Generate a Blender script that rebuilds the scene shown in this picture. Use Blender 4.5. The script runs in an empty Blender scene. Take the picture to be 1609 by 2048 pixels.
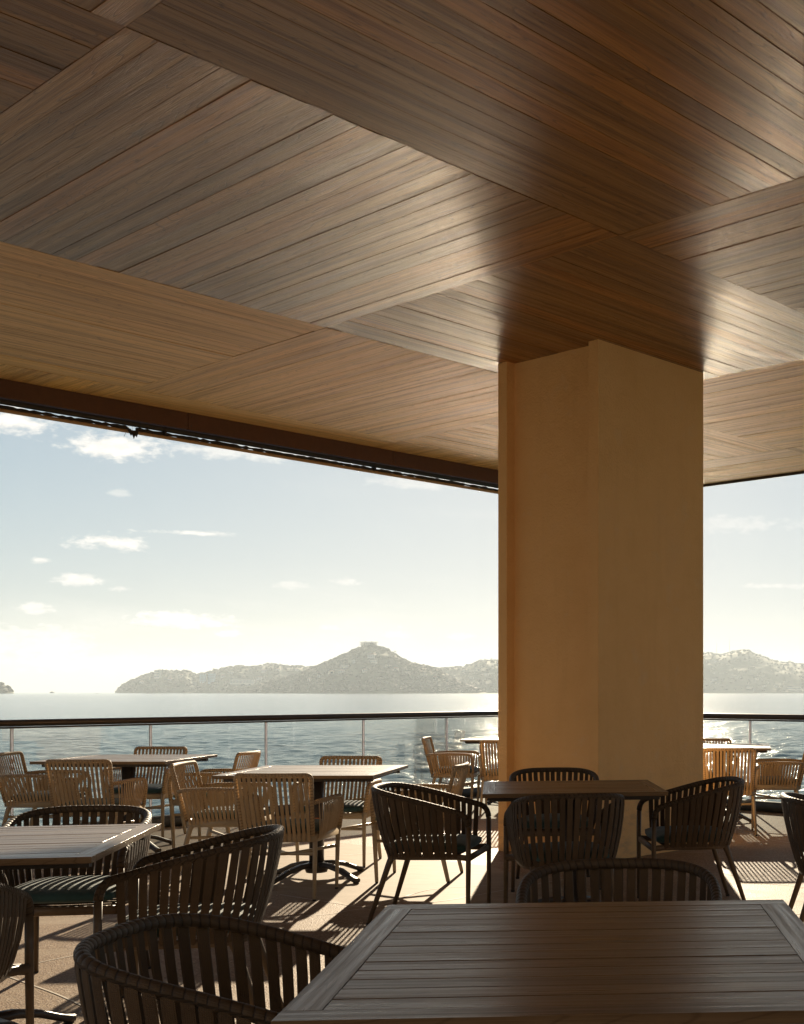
import bpy, bmesh, math, random
import numpy as np
from mathutils import Vector, Matrix

random.seed(7)
rng = np.random.default_rng(11)
R = math.radians
SC = bpy.context.scene
COL = SC.collection
PI = math.pi

# ------------------------------------------------------------------ camera
CAM_H = 1.30
F_PX, U0, V0, PW, PH = 2474.0, 1400.0, 1384.0, 1609.0, 2048.0
cam_d = bpy.data.cameras.new('camera')
cam = bpy.data.objects.new('camera', cam_d)
COL.objects.link(cam)
cam.location = (0, 0, CAM_H)
cam.rotation_euler = (R(90), 0, 0)
cam_d.sensor_fit = 'HORIZONTAL'
cam_d.sensor_width = 36.0
cam_d.lens = F_PX / PW * 36.0
cam_d.shift_x = -(U0 - PW / 2) / PW
cam_d.shift_y = (V0 - PH / 2) / PW
cam_d.clip_start = 0.05
cam_d.clip_end = 60000
SC.camera = cam

# ------------------------------------------------------------------ light
SUN_EL = 16.5
SUN_AZ = math.atan2(-0.088, 1.0)        # from +Y towards +X
SKY_STRENGTH = 0.05
SUN_STRENGTH = 5.0
EXPOSURE = 1.1
SUN_DIR = Vector((math.sin(SUN_AZ) * math.cos(R(SUN_EL)), math.cos(SUN_AZ) * math.cos(R(SUN_EL)), math.sin(R(SUN_EL))))

SC.view_settings.view_transform = 'Standard'
SC.view_settings.look = 'None'
SC.view_settings.gamma = 1.0
SC.view_settings.use_curve_mapping = False
SC.view_settings.exposure = EXPOSURE
SC.render.engine = 'CYCLES'
cy = SC.cycles
cy.use_denoising = True
try:
    cy.denoiser = 'OPENIMAGEDENOISE'
    cy.denoising_input_passes = 'RGB_ALBEDO_NORMAL'
except Exception:
    pass
cy.max_bounces = 7
cy.diffuse_bounces = 4
cy.glossy_bounces = 3
cy.transmission_bounces = 4
cy.volume_bounces = 0
cy.transparent_max_bounces = 24
cy.sample_clamp_indirect = 50.0
cy.blur_glossy = 1.0
cy.volume_step_rate = 4.0

sun_d = bpy.data.lights.new('sun', 'SUN')
sun_d.energy = SUN_STRENGTH
sun_d.angle = R(0.53)
sun_d.color = (1.0, 0.83, 0.60)
sun = bpy.data.objects.new('sun', sun_d)
sun.rotation_euler = (-SUN_DIR).to_track_quat('-Z', 'Y').to_euler()
sun.location = (-10, 60, 60)
COL.objects.link(sun)


# ------------------------------------------------------------------ node helper
class NT:
    def __init__(s, nt):
        s.nt = nt
    def n(s, t, **k):
        o = s.nt.nodes.new(t)
        for a, b in k.items():
            setattr(o, a, b)
        return o
    def l(s, a, b):
        s.nt.links.new(a, b)
    def val(s, sock, v):
        if isinstance(v, bpy.types.NodeSocket):
            s.l(v, sock)
        else:
            sock.default_value = v
    def m(s, op, a, b=None, c=None, clamp=False):
        o = s.n('ShaderNodeMath', operation=op, use_clamp=clamp)
        s.val(o.inputs[0], a)
        if b is not None: s.val(o.inputs[1], b)
        if c is not None: s.val(o.inputs[2], c)
        return o.outputs[0]
    def noise(s, vec, scale, detail=3, rough=.55, dist=0.0, dims='3D'):
        o = s.n('ShaderNodeTexNoise', noise_dimensions=dims)
        if vec is not None: s.l(vec, o.inputs['Vector'])
        o.inputs['Scale'].default_value = scale
        o.inputs['Detail'].default_value = detail
        o.inputs['Roughness'].default_value = rough
        o.inputs['Distortion'].default_value = dist
        return o.outputs['Fac']
    def ramp(s, fac, stops, interp='LINEAR'):
        o = s.n('ShaderNodeValToRGB')
        o.color_ramp.interpolation = interp
        e = o.color_ramp.elements
        while len(e) < len(stops): e.new(0.5)
        for i, (p, c) in enumerate(stops):
            e[i].position = p
            e[i].color = (c[0], c[1], c[2], 1)
        s.l(fac, o.inputs['Fac'])
        return o.outputs['Color']
    def mix(s, fac, a, b, blend='MIX'):
        o = s.n('ShaderNodeMix', data_type='RGBA', blend_type=blend)
        s.val(o.inputs[0], fac)
        for k, v in ((6, a), (7, b)):
            if isinstance(v, bpy.types.NodeSocket): s.l(v, o.inputs[k])
            else: o.inputs[k].default_value = (v[0], v[1], v[2], 1)
        return o.outputs[2]
    def smooth(s, x, a, b, lo=0.0, hi=1.0):
        o = s.n('ShaderNodeMapRange', interpolation_type='SMOOTHSTEP')
        s.val(o.inputs['Value'], x)
        s.val(o.inputs['From Min'], a); s.val(o.inputs['From Max'], b)
        o.inputs['To Min'].default_value = lo; o.inputs['To Max'].default_value = hi
        return o.outputs['Result']
    def mapping(s, vec, scale=(1, 1, 1), loc=None):
        o = s.n('ShaderNodeMapping')
        s.l(vec, o.inputs['Vector'])
        o.inputs['Scale'].default_value = scale
        if loc is not None: s.val(o.inputs['Location'], loc)
        return o.outputs['Vector']
    def bump(s, h, strength=.3, dist=.01, normal=None):
        o = s.n('ShaderNodeBump')
        s.l(h, o.inputs['Height'])
        o.inputs['Strength'].default_value = strength
        o.inputs['Distance'].default_value = dist
        if normal is not None: s.l(normal, o.inputs['Normal'])
        return o.outputs['Normal']


def mat(name, color=None, rough=.6, metal=0.0, spec=.5):
    m = bpy.data.materials.new(name)
    m.use_nodes = True
    nt = m.node_tree
    nt.nodes.clear()
    t = NT(nt)
    out = t.n('ShaderNodeOutputMaterial')
    p = t.n('ShaderNodeBsdfPrincipled')
    t.l(p.outputs[0], out.inputs['Surface'])
    if color is not None:
        p.inputs['Base Color'].default_value = (*color, 1)
    p.inputs['Roughness'].default_value = rough
    p.inputs['Metallic'].default_value = metal
    p.inputs['Specular IOR Level'].default_value = spec
    return m, t, p, out


# ------------------------------------------------------------------ world: sky and clouds
W = bpy.data.worlds.new('World')
SC.world = W
W.use_nodes = True
W.node_tree.nodes.clear()
t = NT(W.node_tree)
wout = t.n('ShaderNodeOutputWorld')
bg = t.n('ShaderNodeBackground')
t.l(bg.outputs[0], wout.inputs['Surface'])
sky = t.n('ShaderNodeTexSky', sky_type='NISHITA')
sky.sun_disc = False
sky.sun_elevation = R(SUN_EL)
sky.sun_rotation = SUN_AZ
sky.altitude = 5
sky.air_density = 1.0
sky.dust_density = 0.3
sky.ozone_density = 1.5
bg.inputs['Strength'].default_value = SKY_STRENGTH
tc = t.n('ShaderNodeTexCoord')
sep = t.n('ShaderNodeSeparateXYZ')
t.l(tc.outputs['Generated'], sep.inputs[0])
az = t.m('ARCTAN2', sep.outputs[0], sep.outputs[1])
el = t.m('ARCSINE', sep.outputs[2])
comb = t.n('ShaderNodeCombineXYZ')
t.l(az, comb.inputs[0]); t.l(t.m('MULTIPLY', el, 2.2), comb.inputs[1])
nz = t.noise(comb.outputs[0], 26, 6, .62, .3)
nz2 = t.noise(comb.outputs[0], 90, 4, .6, .2)
edge = t.m('ADD', t.m('MULTIPLY', t.m('SUBTRACT', nz, .5), 2.6), t.m('MULTIPLY', t.m('SUBTRACT', nz2, .5), 1.9))
CLOUDS = [(225, 892, 118, 24, 1.0), (10, 838, 120, 26, 1.0), (222, 1084, 74, 16, .95), (382, 1066, 84, 5, .75),
          (80, 1120, 24, 7, .7), (162, 1160, 44, 10, .8), (240, 1178, 24, 6, .6), (66, 1218, 38, 10, .7),
          (360, 1243, 120, 15, .9), (452, 1268, 34, 10, .9), (60, 1292, 170, 42, .6), (250, 1325, 190, 26, .25),
          (790, 1268, 34, 13, .6), (662, 1255, 22, 7, .6), (918, 1273, 34, 8, .5), (690, 1163, 36, 8, .5),
          (588, 1170, 34, 7, .4), (240, 986, 18, 8, .35), (500, 905, 190, 14, .6), (840, 965, 120, 10, .4),
          (1540, 1172, 70, 6, .4), (1500, 1050, 110, 16, .3)]
acc = None
for (u, v, ru, rv, a) in CLOUDS:
    azc = math.atan2(u - U0, F_PX)
    elc = math.atan2(V0 - v, math.hypot(F_PX, u - U0))
    c2 = math.cos(azc) ** 2
    ra, re = ru / F_PX * c2, rv / F_PX * math.cos(azc)
    dx = t.m('MULTIPLY', t.m('SUBTRACT', az, azc), 1 / ra)
    dy = t.m('MULTIPLY', t.m('SUBTRACT', el, elc), 1 / re)
    d = t.m('SQRT', t.m('ADD', t.m('MULTIPLY', dx, dx), t.m('MULTIPLY', dy, dy)))
    x = t.m('SUBTRACT', t.m('ADD', 1.0, edge), d)
    b = t.smooth(x, -.3, .75, 0.0, a)
    acc = b if acc is None else t.m('MAXIMUM', acc, b)
# thin veil everywhere, the same kind of cloud in the rest of the sky
veil = t.noise(t.mapping(tc.outputs['Generated'], (1.2, 1.2, 5.0)), 2.2, 6, .6, .4)
acc = t.m('MAXIMUM', acc, t.smooth(veil, .52, .85, 0, .45))
ccol = t.mix(t.smooth(nz2, .3, .7), (9.0, 8.6, 8.0), (10.6, 10.1, 9.3))
tint = t.n('ShaderNodeVectorMath', operation='MULTIPLY')
t.l(sky.outputs[0], tint.inputs[0]); tint.inputs[1].default_value = (1.20, 1.46, 1.74)
skyc = tint.outputs[0]
den = t.n('ShaderNodeVectorMath', operation='MULTIPLY_ADD')
t.l(skyc, den.inputs[0]); den.inputs[1].default_value = (1 / 9.6,) * 3; den.inputs[2].default_value = (1, 1, 1)
dv = t.n('ShaderNodeVectorMath', operation='DIVIDE')
t.l(skyc, dv.inputs[0]); t.l(den.outputs[0], dv.inputs[1])
skyc = t.mix(acc, dv.outputs[0], ccol)
t.l(skyc, bg.inputs['Color'])


# ------------------------------------------------------------------ object helpers
def tag(o, label=None, cat=None, group=None, kind=None):
    if label: o['label'] = label
    if cat: o['category'] = cat
    if group: o['group'] = group
    if kind: o['kind'] = kind
    return o

def empty(name, loc=(0, 0, 0), rz=0.0, **k):
    o = bpy.data.objects.new(name, None)
    o.empty_display_size = .2
    o.location = loc
    o.rotation_euler = (0, 0, rz)
    COL.objects.link(o)
    return tag(o, **k)

def link(name, me, m=None, parent=None):
    o = bpy.data.objects.new(name, me)
    if m is not None and not me.materials:
        me.materials.append(m)
    COL.objects.link(o)
    if parent is not None: o.parent = parent
    return o

class MB:
    """collects shapes, then builds one mesh"""
    def __init__(s):
        s.v, s.f, s.uv, s.sm = [], [], [], []
    def add(s, vs, fs, uvs=None, smooth=False):
        o = len(s.v)
        s.v += [tuple(v) for v in vs]
        s.f += [tuple(i + o for i in f) for f in fs]
        s.uv += [tuple(x) for x in uvs] if uvs is not None else [(0.0, 0.0)] * len(vs)
        s.sm += [smooth] * len(fs)
        return s
    def box(s, a, b, M=None):
        (x0, y0, z0), (x1, y1, z1) = a, b
        vs = [Vector(p) for p in ((x0, y0, z0), (x1, y0, z0), (x1, y1, z0), (x0, y1, z0), (x0, y0, z1), (x1, y0, z1), (x1, y1, z1), (x0, y1, z1))]
        if M is not None: vs = [M @ p for p in vs]
        return s.add(vs, [(0, 3, 2, 1), (4, 5, 6, 7), (0, 1, 5, 4), (1, 2, 6, 5), (2, 3, 7, 6), (3, 0, 4, 7)])
    def tube(s, path, rad, seg=8, flat=None, up=None):
        """path of points, rad one value or one per point; flat=(w,h) half sizes for a rounded rectangular bar"""
        P = [Vector(p) for p in path]
        n = len(P)
        rad = rad if isinstance(rad, (list, tuple)) else [rad] * n
        base = len(s.v)
        L = 0
        prev = None
        vs, uv = [], []
        for i, p in enumerate(P):
            d = (P[min(i + 1, n - 1)] - P[max(i - 1, 0)]).normalized()
            if i: L += (p - P[i - 1]).length
            if up is not None:
                a = d.cross(Vector(up)).normalized()
            elif prev is None:
                a = d.cross(Vector((0, 0, 1)) if abs(d.z) < .9 else Vector((0, 1, 0))).normalized()
            else:
                a = (prev - d * prev.dot(d)).normalized()
            prev = a
            b = a.cross(d).normalized()
            for k in range(seg):
                th = 2 * PI * k / seg
                c, sn = math.cos(th), math.sin(th)
                if flat:
                    e = .55
                    q = a * (flat[0] * math.copysign(abs(c) ** e, c)) + b * (flat[1] * math.copysign(abs(sn) ** e, sn))
                    q *= rad[i]
                else:
                    q = (a * c + b * sn) * rad[i]
                vs.append(p + q)
                uv.append((L, k / seg))
        fs = []
        for i in range(n - 1):
            for k in range(seg):
                k2 = (k + 1) % seg
                fs.append((i * seg + k, i * seg + k2, (i + 1) * seg + k2, (i + 1) * seg + k))
        s.add(vs, fs, uv, True)
        o = base
        s.f.append(tuple(o + k for k in reversed(range(seg)))); s.sm.append(False)
        s.f.append(tuple(o + (n - 1) * seg + k for k in range(seg))); s.sm.append(False)
        return s
    def ribbon(s, path, wdir, width, thick):
        """flat strap following path; wdir per point or one vector"""
        P = [Vector(p) for p in path]
        n = len(P)
        vs, uv, fs = [], [], []
        L = 0
        for i, p in enumerate(P):
            d = (P[min(i + 1, n - 1)] - P[max(i - 1, 0)]).normalized()
            w = Vector(wdir[i] if isinstance(wdir, list) else wdir)
            w = (w - d * w.dot(d)).normalized()
            nn = d.cross(w).normalized()
            if i: L += (p - P[i - 1]).length
            wd = width[i] if isinstance(width, list) else width
            for (a, b) in ((-.5, -.25), (-.36, .5), (.36, .5), (.5, -.25), (.3, -.5), (-.3, -.5)):
                vs.append(p + w * (a * wd) + nn * (b * thick))
                uv.append((L, a))
        for i in range(n - 1):
            for k in range(6):
                k2 = (k + 1) % 6
                fs.append((i * 6 + k, i * 6 + k2, (i + 1) * 6 + k2, (i + 1) * 6 + k))
        fs.append(tuple(reversed(range(6)))); fs.append(tuple((n - 1) * 6 + k for k in range(6)))
        return s.add(vs, fs, uv, False)
    def mesh(s, name, m=None):
        me = bpy.data.meshes.new(name)
        me.from_pydata(s.v, [], s.f)
        l = me.uv_layers.new(name='UVMap')
        idx = np.zeros(len(me.loops), dtype=np.int32)
        me.loops.foreach_get('vertex_index', idx)
        uva = np.array(s.uv, dtype=np.float32)[idx]
        l.data.foreach_set('uv', uva.ravel())
        me.polygons.foreach_set('use_smooth', s.sm)
        if m is not None: me.materials.append(m)
        bm = bmesh.new(); bm.from_mesh(me)
        bmesh.ops.recalc_face_normals(bm, faces=bm.faces)
        bm.to_mesh(me); bm.free()
        me.update()
        return me
    def build(s, name, m, parent=None):
        return link(name, s.mesh(name, m), None, parent)

def bevel_box(size, bev=.004, segs=1, center=(0, 0, 0)):
    """rounded box as (verts, faces)"""
    bm = bmesh.new()
    bmesh.ops.create_cube(bm, size=1)
    bmesh.ops.scale(bm, vec=size, verts=bm.verts)
    bmesh.ops.bevel(bm, geom=list(bm.edges), offset=bev, segments=segs, profile=.6, affect='EDGES')
    bmesh.ops.translate(bm, vec=center, verts=bm.verts)
    bm.verts.ensure_lookup_table()
    vs = [v.co.copy() for v in bm.verts]
    fs = [tuple(v.index for v in f.verts) for f in bm.faces]
    bm.free()
    return vs, fs

def copy_tree(o, parent=None):
    c = o.copy()
    COL.objects.link(c)
    c.parent = parent
    for ch in o.children:
        copy_tree(ch, c)
    return c

def at(u, v, z):
    """floor-plan position of a point of known height seen at (u, v)"""
    Y = (CAM_H - z) * F_PX / (v - V0)
    return (u - U0) / F_PX * Y, Y


# ------------------------------------------------------------------ materials
def wood_material(name, cols, rough=(.34, .5), scale=1.0, bump=.35, axis=0, spec=.5, contrast=1.0, coat=0.0):
    m, t, p, out = mat(name)
    tc = t.n('ShaderNodeTexCoord')
    oi = t.n('ShaderNodeObjectInfo')
    rnd = oi.outputs['Random']
    cx = t.n('ShaderNodeCombineXYZ')
    t.l(t.m('MULTIPLY', rnd, 37.0), cx.inputs[0]); t.l(t.m('MULTIPLY', rnd, 91.0), cx.inputs[1]); t.l(t.m('MULTIPLY', rnd, 53.0), cx.inputs[2])
    sc = [13.0 * scale] * 3
    sc[axis] = .9 * scale
    va = t.n('ShaderNodeVectorMath', operation='ADD')
    t.l(tc.outputs['Object'], va.inputs[0]); t.l(cx.outputs[0], va.inputs[1])
    v1 = t.mapping(va.outputs[0], tuple(sc))
    # cathedral grain: contour lines of a stretched noise
    n1 = t.noise(v1, .55, 2, .5, .3)
    rings = t.m('FRACT', t.m('MULTIPLY', n1, 22.0))
    ring = t.m('ABSOLUTE', t.m('SUBTRACT', rings, .5))
    line = t.smooth(ring, .0, .11, 1.0, 0.0)
    sc2 = [260.0 * scale] * 3; sc2[axis] = 4.0 * scale
    n2 = t.noise(t.mapping(va.outputs[0], tuple(sc2)), 1.0, 3, .6)
    sc3 = [45.0 * scale] * 3; sc3[axis] = 1.1 * scale
    n3 = t.noise(t.mapping(va.outputs[0], tuple(sc3)), 1.0, 3, .6)
    base = t.ramp(t.m('FRACT', t.m('MULTIPLY', rnd, 7.31)), cols)
    sc4 = [17.0 * scale] * 3; sc4[axis] = .22 * scale
    n4 = t.noise(t.mapping(va.outputs[0], tuple(sc4)), 1.0, 3, .55)
    base = t.mix(t.smooth(n4, .42, .64, 0, .75 * contrast), base, (.56, .47, .42), 'MULTIPLY')
    base = t.mix(t.smooth(n3, .42, .72, 0, .4 * contrast), base, (.5, .44, .4), 'MULTIPLY')
    base = t.mix(t.m('MULTIPLY', line, .55 * contrast), base, (.36, .3, .26), 'MULTIPLY')
    base = t.mix(t.smooth(n2, .48, .68, 0, .45 * contrast), base, (.4, .34, .29), 'MULTIPLY')
    t.l(base, p.inputs['Base Color'])
    t.l(t.smooth(n3, .3, .7, rough[0], rough[1]), p.inputs['Roughness'])
    p.inputs['Specular IOR Level'].default_value = spec
    p.inputs['Specular Tint'].default_value = (1.0, .84, .64, 1)
    p.inputs['Coat Weight'].default_value = coat
    p.inputs['Coat Roughness'].default_value = .34
    p.inputs['Coat IOR'].default_value = 1.55
    h = t.m('SUBTRACT', t.m('ADD', t.m('MULTIPLY', n2, .7), t.m('MULTIPLY', n3, .4)), t.m('MULTIPLY', line, .16))
    t.l(t.bump(h, bump, .004), p.inputs['Normal'])
    return m

M = {}
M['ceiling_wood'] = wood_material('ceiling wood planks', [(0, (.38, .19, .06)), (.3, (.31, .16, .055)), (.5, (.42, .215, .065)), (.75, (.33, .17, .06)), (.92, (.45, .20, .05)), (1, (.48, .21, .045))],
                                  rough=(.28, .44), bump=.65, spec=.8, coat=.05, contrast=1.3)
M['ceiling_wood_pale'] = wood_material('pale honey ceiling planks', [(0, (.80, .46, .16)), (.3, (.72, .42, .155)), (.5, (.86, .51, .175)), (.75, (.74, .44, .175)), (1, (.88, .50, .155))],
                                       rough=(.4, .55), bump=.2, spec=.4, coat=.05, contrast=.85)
M['table_wood'] = wood_material('weathered table slats', [(0, (.20, .135, .08)), (.4, (.16, .105, .06)), (.7, (.235, .16, .095)), (1, (.18, .12, .072))],
                                rough=(.27, .42), scale=1.6, bump=.18, contrast=.9, spec=.6)

def column_mat():
    m, t, p, out = mat('ochre stucco', rough=.85, spec=.3)
    tc = t.n('ShaderNodeTexCoord')
    n = t.noise(tc.outputs['Object'], 1.3, 5, .6)
    n2 = t.noise(tc.outputs['Object'], 60, 4, .6)
    n3 = t.noise(t.mapping(tc.outputs['Object'], (6, 6, .5)), 1.2, 4, .6)
    c = t.ramp(n, [(.25, (.82, .50, .21)), (.55, (.88, .555, .25)), (.8, (.84, .54, .265))])
    c = t.mix(t.smooth(n3, .5, .8, 0, .12), c, (.6, .5, .45), 'MULTIPLY')
    spz = t.n('ShaderNodeSeparateXYZ'); t.l(tc.outputs['Object'], spz.inputs[0])
    scuff = t.m('MULTIPLY', t.smooth(spz.outputs[2], .05, .9, 1, 0), t.smooth(t.noise(t.mapping(tc.outputs['Object'], (3, 3, 9)), 1.6, 5, .7), .45, .7, 0, .5))
    c = t.mix(scuff, c, (.42, .28, .2))
    blot = t.smooth(t.noise(tc.outputs['Object'], 4.5, 5, .7), .56, .72, 0, .22)
    c = t.mix(blot, c, (.8, .6, .38))
    t.l(c, p.inputs['Base Color'])
    h = t.m('ADD', n2, t.m('MULTIPLY', t.noise(tc.outputs['Object'], 9, 3, .5), 1.5))
    t.l(t.bump(h, .6, .012), p.inputs['Normal'])
    return m
M['column'] = column_mat()

def plain(name, col, rough, metal=0.0, spec=.5, nscale=40, amt=.25, bump=.15, bd=.002):
    m, t, p, out = mat(name, rough=rough, metal=metal, spec=spec)
    tc = t.n('ShaderNodeTexCoord')
    n = t.noise(tc.outputs['Object'], nscale, 4, .6)
    n0 = t.noise(tc.outputs['Object'], nscale * .12, 3, .5)
    f = t.m('ADD', t.m('MULTIPLY', n, .5), t.m('MULTIPLY', n0, .5))
    c = t.ramp(f, [(.3, [x * (1 - amt) for x in col]), (.7, [min(1, x * (1 + amt)) for x in col])])
    t.l(c, p.inputs['Base Color'])
    t.l(t.smooth(n0, .3, .7, rough * .85, min(1, rough * 1.15)), p.inputs['Roughness'])
    t.l(t.bump(n, bump, bd), p.inputs['Normal'])
    return m

def rope(name, col, col2, rough=.65):
    m, t, p, out = mat(name, rough=rough, spec=.35)
    uv = t.n('ShaderNodeUVMap')
    sp = t.n('ShaderNodeSeparateXYZ')
    t.l(uv.outputs[0], sp.inputs[0])
    oi = t.n('ShaderNodeObjectInfo')
    # fine weave along the strap
    w = t.m('SINE', t.m('ADD', t.m('MULTIPLY', sp.outputs[0], 1500.0), t.m('MULTIPLY', sp.outputs[1], 14.0)))
    w2 = t.m('SINE', t.m('MULTIPLY', sp.outputs[1], 40.0))
    tc = t.n('ShaderNodeTexCoord')
    n = t.noise(tc.outputs['Object'], 30, 4, .6)
    f = t.m('ADD', t.m('MULTIPLY', n, .6), t.m('MULTIPLY', oi.outputs['Random'], .4))
    c = t.ramp(f, [(.25, col), (.75, col2)])
    c = t.mix(t.smooth(w, .2, -1, 0, .3), c, (.5, .5, .5), 'MULTIPLY')
    t.l(c, p.inputs['Base Color'])
    h = t.m('ADD', w, w2)
    t.l(t.bump(h, .35, .0012), p.inputs['Normal'])
    return m

def wound(name, col, col2, pitch=.024, rough=.6):
    """rope wound round a tube: ridges with a lean"""
    m, t, p, out = mat(name, rough=rough, spec=.4)
    uv = t.n('ShaderNodeUVMap')
    sp = t.n('ShaderNodeSeparateXYZ')
    t.l(uv.outputs[0], sp.inputs[0])
    ph = t.m('FRACT', t.m('ADD', t.m('MULTIPLY', sp.outputs[0], 1 / pitch), sp.outputs[1]))
    r = t.m('SINE', t.m('MULTIPLY', ph, PI))
    fine = t.m('SINE', t.m('MULTIPLY', sp.outputs[1], 150.0))
    tc = t.n('ShaderNodeTexCoord')
    n = t.noise(tc.outputs['Object'], 25, 4, .6)
    c = t.ramp(n, [(.3, col), (.7, col2)])
    c = t.mix(t.smooth(r, .45, 0, 0, .75), c, (.2, .2, .2), 'MULTIPLY')
    t.l(c, p.inputs['Base Color'])
    t.l(t.bump(t.m('ADD', t.m('POWER', r, .5), t.m('MULTIPLY', fine, .06)), .9, .004), p.inputs['Normal'])
    return m

M['rope_dark'] = rope('dark brown rope strap', (.07, .045, .025), (.105, .068, .038))
M['rim_dark'] = wound('dark brown wound rope', (.055, .036, .021), (.085, .058, .035))
M['frame_dark'] = plain('bronze painted frame', (.11, .075, .045), .45, nscale=60)
M['rope_light'] = rope('tan rope strap', (.44, .31, .18), (.56, .41, .25))
M['rim_light'] = wound('tan wound rope', (.44, .31, .18), (.54, .39, .24), pitch=.02)
M['frame_light'] = plain('sand painted frame', (.40, .33, .24), .42, nscale=60, amt=.12)
M['iron'] = plain('dark cast iron', (.06, .052, .05), .42, metal=.3, nscale=80)
M['dark_edge'] = plain('dark under frame', (.035, .03, .03), .5, nscale=50)
M['rail'] = plain('dark bronze handrail', (.05, .036, .026), .38, metal=.4, nscale=20)
M['curb'] = plain('dark curb', (.045, .05, .05), .5, nscale=12)
M['beam'] = plain('brown fascia paint', (.10, .045, .025), .55, nscale=15, amt=.2)
M['blind_black'] = plain('black roller tube', (.02, .018, .018), .5, nscale=30)
M['blind_fabric'] = plain('rolled black mesh fabric', (.03, .026, .022), .8, nscale=90, bump=.6, bd=.01)
M['blind_bar'] = plain('tan bottom bar', (.42, .27, .14), .5, nscale=20, amt=.1)
M['roof'] = plain('roof concrete', (.4, .36, .3), .9, nscale=5)
M['backing'] = plain('black ceiling cavity', (.012, .01, .008), .9)
M['white_cloth'] = plain('white tape', (.75, .78, .85), .6)
M['foot_cap'] = plain('black foot cap', (.02, .02, .02), .6)
M['orange'] = plain('orange sticker', (.5, .16, .05), .6)

def cushion_mat():
    m, t, p, out = mat('deep teal cushion fabric', rough=.85, spec=.3)
    tc = t.n('ShaderNodeTexCoord')
    n = t.noise(tc.outputs['Object'], 7, 4, .55)
    n2 = t.noise(tc.outputs['Object'], 260, 2, .5)
    c = t.ramp(n, [(.3, (.022, .062, .07)), (.7, (.04, .1, .11))])
    t.l(c, p.inputs['Base Color'])
    p.inputs['Sheen Weight'].default_value = .25
    t.l(t.bump(t.m('ADD', t.m('MULTIPLY', n, 3.0), t.m('MULTIPLY', n2, .25)), .5, .012), p.inputs['Normal'])
    return m
M['cushion'] = cushion_mat()

def floor_mat():
    m, t, p, out = mat('exposed aggregate floor', rough=.85, spec=.08)
    tc = t.n('ShaderNodeTexCoord')
    P = tc.outputs['Object']
    vo = t.n('ShaderNodeTexVoronoi', feature='F1')
    t.l(P, vo.inputs['Vector']); vo.inputs['Scale'].default_value = 130
    vo.inputs['Randomness'].default_value = 1
    sepc = t.n('ShaderNodeSeparateColor'); t.l(vo.outputs['Color'], sepc.inputs[0])
    peb = t.ramp(sepc.outputs[0], [(0, (.18, .11, .065)), (.35, (.31, .205, .12)), (.7, (.40, .285, .175)), (.93, (.48, .36, .24)), (1, (.6, .51, .40))])
    gap = t.smooth(vo.outputs['Distance'], .25, .62, 0, .6)
    agg = t.mix(gap, peb, (.2, .15, .11))
    big = t.noise(P, .9, 5, .6, .5)
    agg = t.mix(t.smooth(big, .4, .75, 0, .45), agg, (.62, .55, .5), 'MULTIPLY')
    # trowelled concrete bands, curving across the terrace
    sp = t.n('ShaderNodeSeparateXYZ'); t.l(P, sp.inputs[0])
    dx = t.m('SUBTRACT', sp.outputs[0], -10.5); dy = t.m('SUBTRACT', sp.outputs[1], 1.2)
    r = t.m('SQRT', t.m('ADD', t.m('MULTIPLY', dx, dx), t.m('MULTIPLY', dy, dy)))
    wob = t.m('MULTIPLY', t.m('SUBTRACT', t.noise(P, .8, 3, .5), .5), .5)
    r = t.m('ADD', r, wob)
    band = t.m('MULTIPLY', t.smooth(r, 10.4, 10.46), t.smooth(r, 11.9, 11.96, 1, 0))
    st = t.noise(t.mapping(P, (1.5, 5, 1)), 2.2, 5, .65, .6)
    con = t.ramp(st, [(.3, (.29, .225, .16)), (.55, (.36, .285, .205)), (.75, (.42, .34, .255))])
    # grey smear of trowelled cement over the aggregate here and there
    smear = t.smooth(t.noise(t.mapping(P, (1, 2.6, 1)), 1.1, 5, .6, .8), .52, .66, 0, .75)
    f = t.m('MAXIMUM', band, smear)
    col = t.mix(f, agg, con)
    t.l(col, p.inputs['Base Color'])
    hh = t.m('ADD', t.m('MULTIPLY', vo.outputs['Distance'], t.m('SUBTRACT', 1.05, f)), t.m('MULTIPLY', st, .5))
    t.l(t.bump(hh, .6, .003), p.inputs['Normal'])
    t.l(t.mix(f, (.62, .62, .62), (.72, .72, .72)), p.inputs['Roughness'])
    return m
M['floor'] = floor_mat()
M['fill_wall_render'] = plain('dark fill wall render', (.26, .215, .165), .85, nscale=3)  # added rear wall, kept dark so it bounces less fill
M['joint'] = plain('pale joint filler', (.5, .44, .36), .7, nscale=30)

def sea_mat():
    m, t, p, out = mat('sea water', (.045, .10, .095), rough=.19, spec=.5)
    p.inputs['IOR'].default_value = 1.333
    tc = t.n('ShaderNodeTexCoord')
    P = tc.outputs['Object']
    n1 = t.noise(t.mapping(P, (1, 1.5, 1)), 2.2, 4, .6, .4)
    n2 = t.noise(t.mapping(P, (1, 1.6, 1)), .35, 4, .6, .3)
    n3 = t.noise(P, .02, 3, .5)
    c = t.ramp(n3, [(.3, (.15, .205, .175)), (.7, (.20, .25, .215))])
    t.l(c, p.inputs['Base Color'])
    ln = t.n('ShaderNodeVectorMath', operation='LENGTH'); t.l(P, ln.inputs[0])
    t.l(t.smooth(ln.outputs['Value'], 25, 500, .15, .12), p.inputs['Roughness'])
    b1 = t.bump(n2, .5, .3)
    t.l(t.bump(n1, .7, .1, b1), p.inputs['Normal'])
    return m
M['sea'] = sea_mat()

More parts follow.
